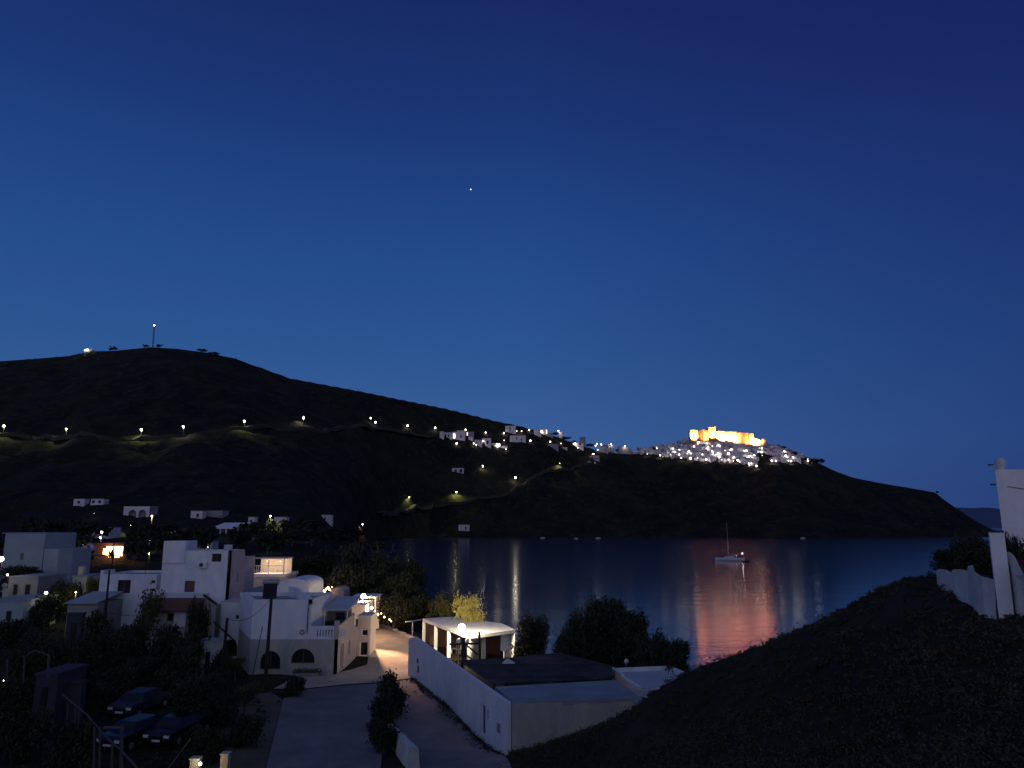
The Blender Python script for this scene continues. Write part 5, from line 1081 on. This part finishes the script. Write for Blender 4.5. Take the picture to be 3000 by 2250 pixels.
for px, py, w, h, dy in ((2180,1274,2.2,1.6,4),(2186,1275,2.2,1.8,4),(2142,1273,2.6,1.6,2),(2184,1284,1.2,1.6,4),(2197,1283,.7,7,4),(2128,1287,2.2,5,2),(2056,1274,1.8,6,4),(2095,1279,1.4,3.2,-2)):
    Yb = YC+dy; q = P(px,py,Yb); MB().box(q.x-w/2,q.x+w/2,Yb-.15,Yb-.02,q.z-h/2,q.z+h/2).build('opening', M['stone_dark'], t)
# small church block at the right end, outside the floodlight
Y = YC+5; simpleC = root('church', (xr(2237,1290,Y),Y,cz(2237,1300,Y)-4), 'small pinkish church block at the right end of the fortress', 'church')
MB().box(xr(2231,1290,Y),xr(2243,1290,Y),Y,Y+7,cz(2237,1302,Y)-6,cz(2237,1288,Y)).build('wall', M['pink'], simpleC); MB().ball((xr(2238,1288,Y),Y+3.5,cz(2237,1288,Y)),2.2,12,8).build('dome', M['pink'], simpleC, smooth=True)
# floodlights at the foot of the walls
FL = [(2034,1283,1.0),(2066,1284,.2),(2086,1283,1.5),(2108,1289,1.25),(2122,1290,.7),(2141,1292,1.0),(2152,1294,1.1),(2174,1297,.03),(2190,1298,.025),(2206,1299,.6),(2218,1299,.7)]
for i, (px, py, s) in enumerate(FL):
    Yf_ = YC-6; x = xr(px,py,YC)-(0); zf = cz(px,py,YC)-.5; zg = float(far_z(x, Yf_)); zf = max(zf, zg+1.2)
    t = root('floodlight', (x,Yf_,zg), '%s floodlight from the left along the foot of the fortress wall' % ORD[i], 'floodlight', 'floodlights of the fortress')
    MB().tube((x,Yf_,zg-1),(x,Yf_,zf-.3),.12,n=6).build('post', M['dark_metal'], t); MB().box(x-.4,x+.4,Yf_-.3,Yf_+.1,zf-.35,zf+.35).build('housing', M['dark_metal'], t)
    light('beam', (x,Yf_+.4,zf), 590000*s, (1,.27,.06), t, 'SPOT', .4, (x,YC+2,cz(px,py,YC)+(9 if i == 2 else 3)), 112, .8)
# ================================================================== HILL VILLAGE
variants = []
for i in range(7):
    r = random.Random(40+i); w, d, h = r.uniform(5,9), r.uniform(5,7), r.uniform(3.2,6.2); mb = MB()
    mb.box(-w/2,w/2,0,d,-5,h,0); mb.box(-w/2-.05,w/2+.05,-.05,.25,h,h+.4,0); mb.box(-w/2-.05,w/2+.05,d-.25,d+.05,h,h+.4,0)
    if i%3 == 0: mb.box(-w/2,-w/2+w*.45,d*.3,d,h+.001,h+2.4,0)
    k = 2+(i%3)
    for j in range(k):
        x = -w/2+w*(j+.5)/k
        if h > 4.8: mb.box(x-.45,x+.45,-.10,-.01,h-2.1,h-.9,1)
        mb.box(x-.45,x+.45,-.10,-.01,.3,2.2 if j == 0 else 1.7,1)
    me = bpy.data.meshes.new('whitewashed_house'); me.from_pydata(mb.v, [], mb.f); variants.append((me, mb.m))
vmeshes = []
for m in ('far_white','far_grey','pink'):
    for me, mi in variants:
        q = me.copy(); q.materials.append(M[m]); q.materials.append(M['far_dark']); q.polygons.foreach_set('material_index', mi); vmeshes.append((m, q))
LOW = [(1850,1327),(1900,1333),(1940,1338),(1990,1345),(2040,1351),(2100,1356),(2150,1356),(2170,1356),(2200,1366),(2232,1366),(2240,1352),(2300,1356),(2340,1354),(2362,1352)]
def low(px): return float(np.interp(px, [q[0] for q in LOW], [q[1] for q in LOW]))
def top(px): return float(np.interp(px, [1850,1880,1900,1950,2010,2040,2120,2200,2235,2300,2362], [1324,1322,1314,1306,1297,1291,1297,1304,1305,1316,1343]))
seen = set(); row = 0; cnt = 0
py = 1294.
zone = lambda px, py: ('at the left tail of the hill village' if px < 1930 else 'below the left fortress end' if px < 2045 else 'below mid fortress' if px < 2130 else 'below the right fortress end' if px < 2245 else 'on the village right shoulder')
while py < 1370:
    px = 1852+(row%2)*6
    while px < 2362:
        qx = px+random.uniform(-3,3); qy = py+random.uniform(-2,2); a, b = top(qx), low(qx)
        if a < qy < b and not (2215 < qx < 2262 and qy > 1336 and qy < 1372) and not (2146 < qx < 2168 and qy > 1350) and random.random() < .93:
            c = hit(qx, qy, y0=850, y1=(1134 if 2022 < qx < 2232 else 1150)); f = (qy-a)/(b-a); lv = 'upper rows' if f < .34 else 'middle rows' if f < .68 else 'lowest rows'
            pal = random.random(); kind = 'far_white' if pal < .72 else 'far_grey' if pal < .9 else 'pink'
            me = random.choice([q for m_, q in vmeshes if m_ == kind]); o = bpy.data.objects.new('whitewashed_house', me); C.objects.link(o)
            o.location = c; o.rotation_euler.z = random.uniform(-.45,.45); s = random.uniform(.75,1.15); o.scale = (s,s,s)
            col = {'far_white':'white','far_grey':'dim grey','pink':'pinkish'}[kind]
            tag(o, '%s cube house in the %s %s' % (col, lv, zone(qx,qy)), 'house', '%s houses in the %s %s' % (col, lv, zone(qx,qy))); cnt += 1
        px += 9.0
    py += 5.4; row += 1
# white round towers at the left tail
for px, pa_, pb2, lb in ((1874,1312,1327,'left round whitish windmill tower at the tail of the hill village'),(1892,1309,1326,'right round whitish windmill tower at the tail of the hill village')):
    c = hit(px,pb2); t = root('windmill_tower', c, lb, 'windmill', 'windmill towers'); zt = zr_(px,pa_,c.y)-c.z
    MB().tube((0,0,-3),(0,0,zt-1.5),2.2,1.8,14).build('tower', M['far_white'], t, raw=True); MB().tube((0,0,zt-1.5),(0,0,zt),2.0,.3,14).build('cap', M['far_grey'], t, raw=True)
# dark trees in and beside the village
for i, (px, py, w, h, lb) in enumerate([(1912,1322,16,11,'dark tree gap at the left of the hill village'),(1956,1322,14,8,'second dark tree gap left in the hill village'),(2279,1308,12,8,'dark treetop first right of the fortress skyline'),(2294,1317,16,9,'dark tree above the right shoulder houses'),(2311,1327,14,8,'dark tree behind the upper right lamps'),(2327,1336,18,12,'taller dark tree right of the hill village'),(2352,1356,22,12,'dark tree left of the last lamp on the right'),(2380,1360,26,16,'dark tree right of the last lamp'),(2404,1362,20,16,'last lone dark tree on the right headland'),(2230,1345,26,16,'dark tree patch low in the hill village'),(2160,1353,18,8,'dark tree patch at the lower middle of the hill village'),(1625,1276,18,10,'dark bush on the village ridge right of the reddish house'),(1680,1280,16,6,'flat dark bush on the skyline right of the slim house'),(1728,1300,22,12,'dark bush at the end of the village ridge'),(1660,1288,30,9,'long dark bush under the village ridge'),(1806,1312,12,10,'dark gap tree between the saddle houses'),(1568,1292,30,10,'dark bushes below the broad pitched house'),(1640,1302,20,14,'yellow-lit bush under the ridge lamp'),(2745,1441,8,7,'tiny bush alone at the edge of the headland cliff')]):
    c = hit(px, py); k = c.y/F; tree('fartree', (c.x, c.y, c.z-.3), max(3., h*k*1.2), w*k*1.1, lb, 'tree', 'dark trees around the hill villages', leafmat='leaf2' if 'yellow' in lb else None)
# shrubs on the slopes
r = np.random.default_rng(12); Vs = []; Fs = []
for i in range(2600):
    u = r.uniform(-.72,.62); Yk = r.uniform(320,1120); x = u*Yk; z = float(far_z(x, Yk))
    if z < 1.5: continue
    s = r.uniform(.5,2.4); v, f = leaves([(x,Yk,z+s*.25)],[s],14,.55,int(r.integers(1e9)),.6,.3); k = len(Vs); Vs += v; Fs += [tuple(j+k for j in q) for q in f]
mb = MB(); mb.v = Vs; mb.f = Fs; mb.m = [0]*len(Fs); o = mb.build('hillside_shrubs', M['far_leaf']); tag(o, 'dark low shrubs dotted over the far hillsides', 'shrubs', kind='stuff')
# ================================================================== LAMPS FAR AWAY
A_ = [(11,1248,1.2,2600,'E_green'),(194,1257,.9,3000,'E_green'),(414,1259,1.2,2400,'E_green'),(537,1250,1.0,1800,'E_white'),(716,1234,1.1,2200,'E_green'),(889,1224,1.0,1800,'E_white'),(1086,1225,.7,500,'E_white'),(1100,1237,.8,600,'E_white'),(1194,1247,.75,700,'E_white'),(1275,1253,.75,700,'E_white')]
for i, (px, py, rr, pw, m) in enumerate(A_): street_lamp(px, py, 8.5 if i < 6 else 7, 'street lamp on the upper hill road, %s from the left' % ORD[i], m, rr*1.15, pw*(4 if i < 6 else 1.5), 'street lamps of the upper hill road', y0=300)
B_ = [(1199,1457,.6,1900,'street lamp over the pale lower road, left one','E_green',8),(1337,1441,.7,2600,'street lamp over the green-lit bank of the lower road','E_green',9),(1510,1399,1.0,900,'large bright lone lamp on a tall pole at the road bend','E_white',9),(1415,1366,.75,500,'lone lamp above the dark mid slope','E_white',7),(1062,1536,.7,1300,'lamp by the left end of the far shore','E_warm',7),
 (1640,1357,.25,2600,'dim lamp over the yellow-lit bank below the saddle road','E_green',7),(1738,1330,.9,900,'lamp above the rounded house by the saddle road','E_white',6)]
for px, py, rr, pw, lb, m, h in B_: street_lamp(px, py, h, lb, m, rr, pw*(3.2 if px == 1510 else 4.5), 'street lamps of the lower road', shine=(px == 1510))
V_ = [(298,1559,.95,1500,'upper of the two big white lamps left in the valley','E_white',9),(294,1575,.8,1200,'lower of the two big white lamps left in the valley','E_white',6),(437,1584,.55,500,'lamp between the orange-lit windows and the tall house','E_white',7),(437,1622,.5,700,'lower yellow lamp beside dark trees left of the tall house','E_green',4.5),(445,1512,.75,14000,'lamp over the yellow-lit ground','E_green',7),(792,1512,.75,1500,'round yellow lamp above the valley, left of the box house','E_green',8),(809,1574,.35,200,'small lone white lamp in the dark right of the valley','E_white',5),
 (243,1593,.22,60,'small lamp on the dim little house','E_white',3),(276,1504,.14,20,'tiny lamp under the leftmost hillside houses','E_whiteS',3),(383,1539,.16,30,'tiny lamp left of the yellow-lit ground','E_warm',3),(541,1568,.20,40,'small lamp behind the stair head of the tall house','E_whiteS',3),(677,1565,.16,20,'small lamp under the columned white-roofed house','E_whiteS',2.5),(486,1570,.12,10,'tiny lamp just left of the stair head','E_whiteS',3),(609,1603,.2,80,'greenish lamp behind the roof of the tall house','E_green',3)]
for px, py, rr, pw, lb, m, h in V_: street_lamp(px, py, h, lb, m, rr*1.25, pw*(.35 if 280 < px < 440 else 2.0), 'lamps in the dark valley', y0=(200 if py < 1600 else 120))
street_lamp(2, 1638, 0, 'bright lamp cut by the left edge of the picture', 'E_white', .33, 60, None, Y=95)
street_lamp(135, 1737, 0, 'small lamp on a thin post in the left gardens', 'E_white', .14, 12, None, Y=84)
street_lamp(22, 1684, 0, 'dim lamp above the left edge cube house', 'E_warm', .10, 25, None, Y=92)
street_lamp(222, 1735, 0, 'dim yellow lamp in the hedge below the chimney house', 'E_green', .07, 130, None, Y=87, shine=True)
street_lamp(8, 1994, 0, 'dim yellow garden lamp at the left edge', 'E_green', .06, 30, None, Y=50)
MVL = [(1364,1259,.85),(1332,1277,.9),(1338,1299,1.0),(1388,1299,.75),(1395,1303,.55),(1415,1292,.5),(1423,1267,.8),(1457,1307,1.2),(1482,1316,.5),(1476,1269,.85),(1477,1290,.45),(1514,1263,.45),(1528,1263,.65),(1550,1260,.9),(1554,1291,1.05),(1586,1263,1.0),(1612,1294,.85),(1636,1262,.8),(1644,1299,.5),(1685,1299,.8),(1693,1312,.5),(1749,1300,.75),(1745,1306,.75),(1761,1302,.8),(1790,1301,.8),(1831,1307,.95),(1810,1320,.4),(1751,1318,.6)]
def near_word(px):
    best = None
    for a, w in ((1300,'leftmost village houses'),(1362,'tall grey-lilac house'),(1415,'peaked house'),(1460,'glaring white house'),(1495,'tower-like house'),(1528,'broad pitched house'),(1590,'reddish ridge house'),(1640,'slim ridge house'),(1693,'pale lit ridge house'),(1745,'rounded saddle house'),(1790,'lilac saddle houses'),(1835,'last saddle house')):
        if best is None or abs(px-a) < best[0]: best = (abs(px-a), w, a)
    return best
cl = {}
for px, py, rr in MVL: cl.setdefault(near_word(px)[1], []).append((px, py, rr))
for w, ls in cl.items():
    ls.sort()
    for i, (px, py, rr) in enumerate(ls):
        lb = 'village lamp near the %s' % w if len(ls) == 1 else 'village lamp near the %s, %s from left' % (w, ORD[i])
        street_lamp(px, py, 4.5, lb, 'E_hill', rr*1.1, 1500*rr, 'lamps of the upper village', y0=500, shine='wall', fwd=2.)
CHL = [(2048,1295,.8),(2072,1297,.7),(2074,1308,.5),(2087,1307,.5),(2105,1304,.8),(2072,1315,.6),(2087,1321,.7),(2088,1330,.7),(2018,1322,.95),(2024,1329,.9),(2104,1328,1.05),(2108,1337,1.0),(2134,1328,1.15),(2143,1316,.9),(2124,1320,.6),(2179,1320,.6),(2187,1319,.6),(2023,1343,1.15),(2044,1342,.5),(2069,1346,1.05),(2135,1347,.95),(2161,1348,1.05),(2195,1337,1.2),(2209,1334,1.05),(2204,1340,.5),(2231,1324,1.0),(2232,1312,.7),(2233,1334,.5),(2193,1357,.6),(2201,1357,.6),(2216,1365,1.1),(1924,1311,.5),(1934,1334,.9),(1896,1330,.4),(1972,1314,.8),(1976,1324,.8),(1990,1318,.95),(1990,1332,1.1),(1996,1342,.6),(1964,1332,.4),(2298,1322,1.0),(2302,1335,1.15),(2261,1350,1.05),(2273,1351,.6),(2317,1351,1.0),(2310,1350,.5),(2323,1339,.6),(2367,1350,1.1),(2366,1345,.7),(2033,1306,.5),(2149,1350,.4),(2150,1338,.35),(2057,1330,.3),(2115,1347,.4)]
cl = {}
for q in CHL: 
    f = (q[1]-top(q[0]))/(low(q[0])-top(q[0])); lv = 'upper rows' if f < .34 else 'middle rows' if f < .68 else 'lowest rows'; cl.setdefault((lv, zone(q[0],q[1])), []).append(q)
for (lv, zn), ls in cl.items():
    ls.sort()
    for i, (px, py, rr) in enumerate(ls):
        lb = 'lamp in the %s %s' % (lv, zn)+('' if len(ls) == 1 else ', %s from left' % ORD[i])
        street_lamp(px, py, 4.8, lb, 'E_hill', rr*1.05, 2300*rr, 'lamps of the hill village', y0=850, shine='wall', fwd=3.)
# star
p = P(1379,555,9000); tag(MB().ball(tuple(p),7.5).build('star', M['E_star'], None, base=tuple(p)), 'single faint star high above the bay', 'star')
# ================================================================== SKY
w = bpy.data.worlds.new('World'); sc.world = w; w.use_nodes = True; nt = w.node_tree; N = nt.nodes; L = nt.links; bg = N['Background']
tc = N.new('ShaderNodeTexCoord'); sp = N.new('ShaderNodeSeparateXYZ'); L.new(tc.outputs['Generated'], sp.inputs[0])
def math_(op, a, b=None, clamp=False):
    m = N.new('ShaderNodeMath'); m.operation = op; m.use_clamp = clamp
    for i, v in enumerate((a, b)):
        if v is None: continue
        if isinstance(v, (int, float)): m.inputs[i].default_value = v
        else: L.new(v, m.inputs[i])
    return m.outputs[0]
def ramp(fac, stops):
    rp = N.new('ShaderNodeValToRGB'); e = rp.color_ramp.elements; rp.color_ramp.interpolation = 'EASE' if False else 'LINEAR'
    while len(e) < len(stops): e.new(.5)
    for q, (p, c) in zip(e, stops): q.position = p; q.color = (*c, 1)
    L.new(fac, rp.inputs['Fac']); return rp.outputs['Color']
lin = lambda *c: tuple(((v/255)/12.92 if v/255 <= .04045 else ((v/255+.055)/1.055)**2.4) for v in c)
el = math_('MAXIMUM', sp.outputs['Z'], 0.)
left = ramp(el, [(0.0,lin(62,92,146)),(.10,lin(60,95,152)),(.22,lin(45,85,144)),(.36,lin(35,73,137)),(.50,lin(27,55,117)),(.64,lin(23,40,96)),(.75,lin(48,60,105)),(1.,lin(60,70,112))])
right = ramp(el, [(0.0,lin(38,60,114)),(.10,lin(38,66,124)),(.22,lin(32,61,120)),(.36,lin(27,49,110)),(.50,lin(24,37,97)),(.64,lin(22,26,80)),(.75,lin(48,56,98)),(1.,lin(60,70,112))])
az = N.new('ShaderNodeMapRange'); az.inputs[1].default_value = .02; az.inputs[2].default_value = .60; L.new(sp.outputs['X'], az.inputs[0])
mx = N.new('ShaderNodeMix'); mx.data_type = 'RGBA'; L.new(az.outputs[0], mx.inputs[0]); L.new(left, mx.inputs[6]); L.new(right, mx.inputs[7])
# afterglow of the set sun, behind the viewer
back = ramp(el, [(0.0,(.40,.36,.50)),(.15,(.32,.33,.51)),(.4,(.19,.23,.39)),(.8,(.075,.105,.22)),(1.,(.05,.07,.17))])
bf = N.new('ShaderNodeMapRange'); bf.inputs[1].default_value = .10; bf.inputs[2].default_value = -.75; bf.interpolation_type = 'SMOOTHSTEP'; L.new(sp.outputs['Y'], bf.inputs[0])
m2 = N.new('ShaderNodeMix'); m2.data_type = 'RGBA'; L.new(bf.outputs[0], m2.inputs[0]); L.new(mx.outputs[2], m2.inputs[6]); L.new(back, m2.inputs[7])
L.new(m2.outputs[2], bg.inputs['Color']); bg.inputs['Strength'].default_value = 1.0
w.cycles.sampling_method = 'MANUAL'; w.cycles.sample_map_resolution = 512
vs_ = sc.view_settings; vs_.view_transform = 'Standard'; vs_.look = 'None'; vs_.exposure = 0; vs_.gamma = 1
cy = sc.cycles; cy.max_bounces = 4; cy.diffuse_bounces = 2; cy.glossy_bounces = 3; cy.caustics_reflective = False; cy.caustics_refractive = False
cy.sample_clamp_indirect = 6; cy.use_denoising = True; cy.use_light_tree = True
try: cy.denoiser = 'OPENIMAGEDENOISE'
except Exception: pass
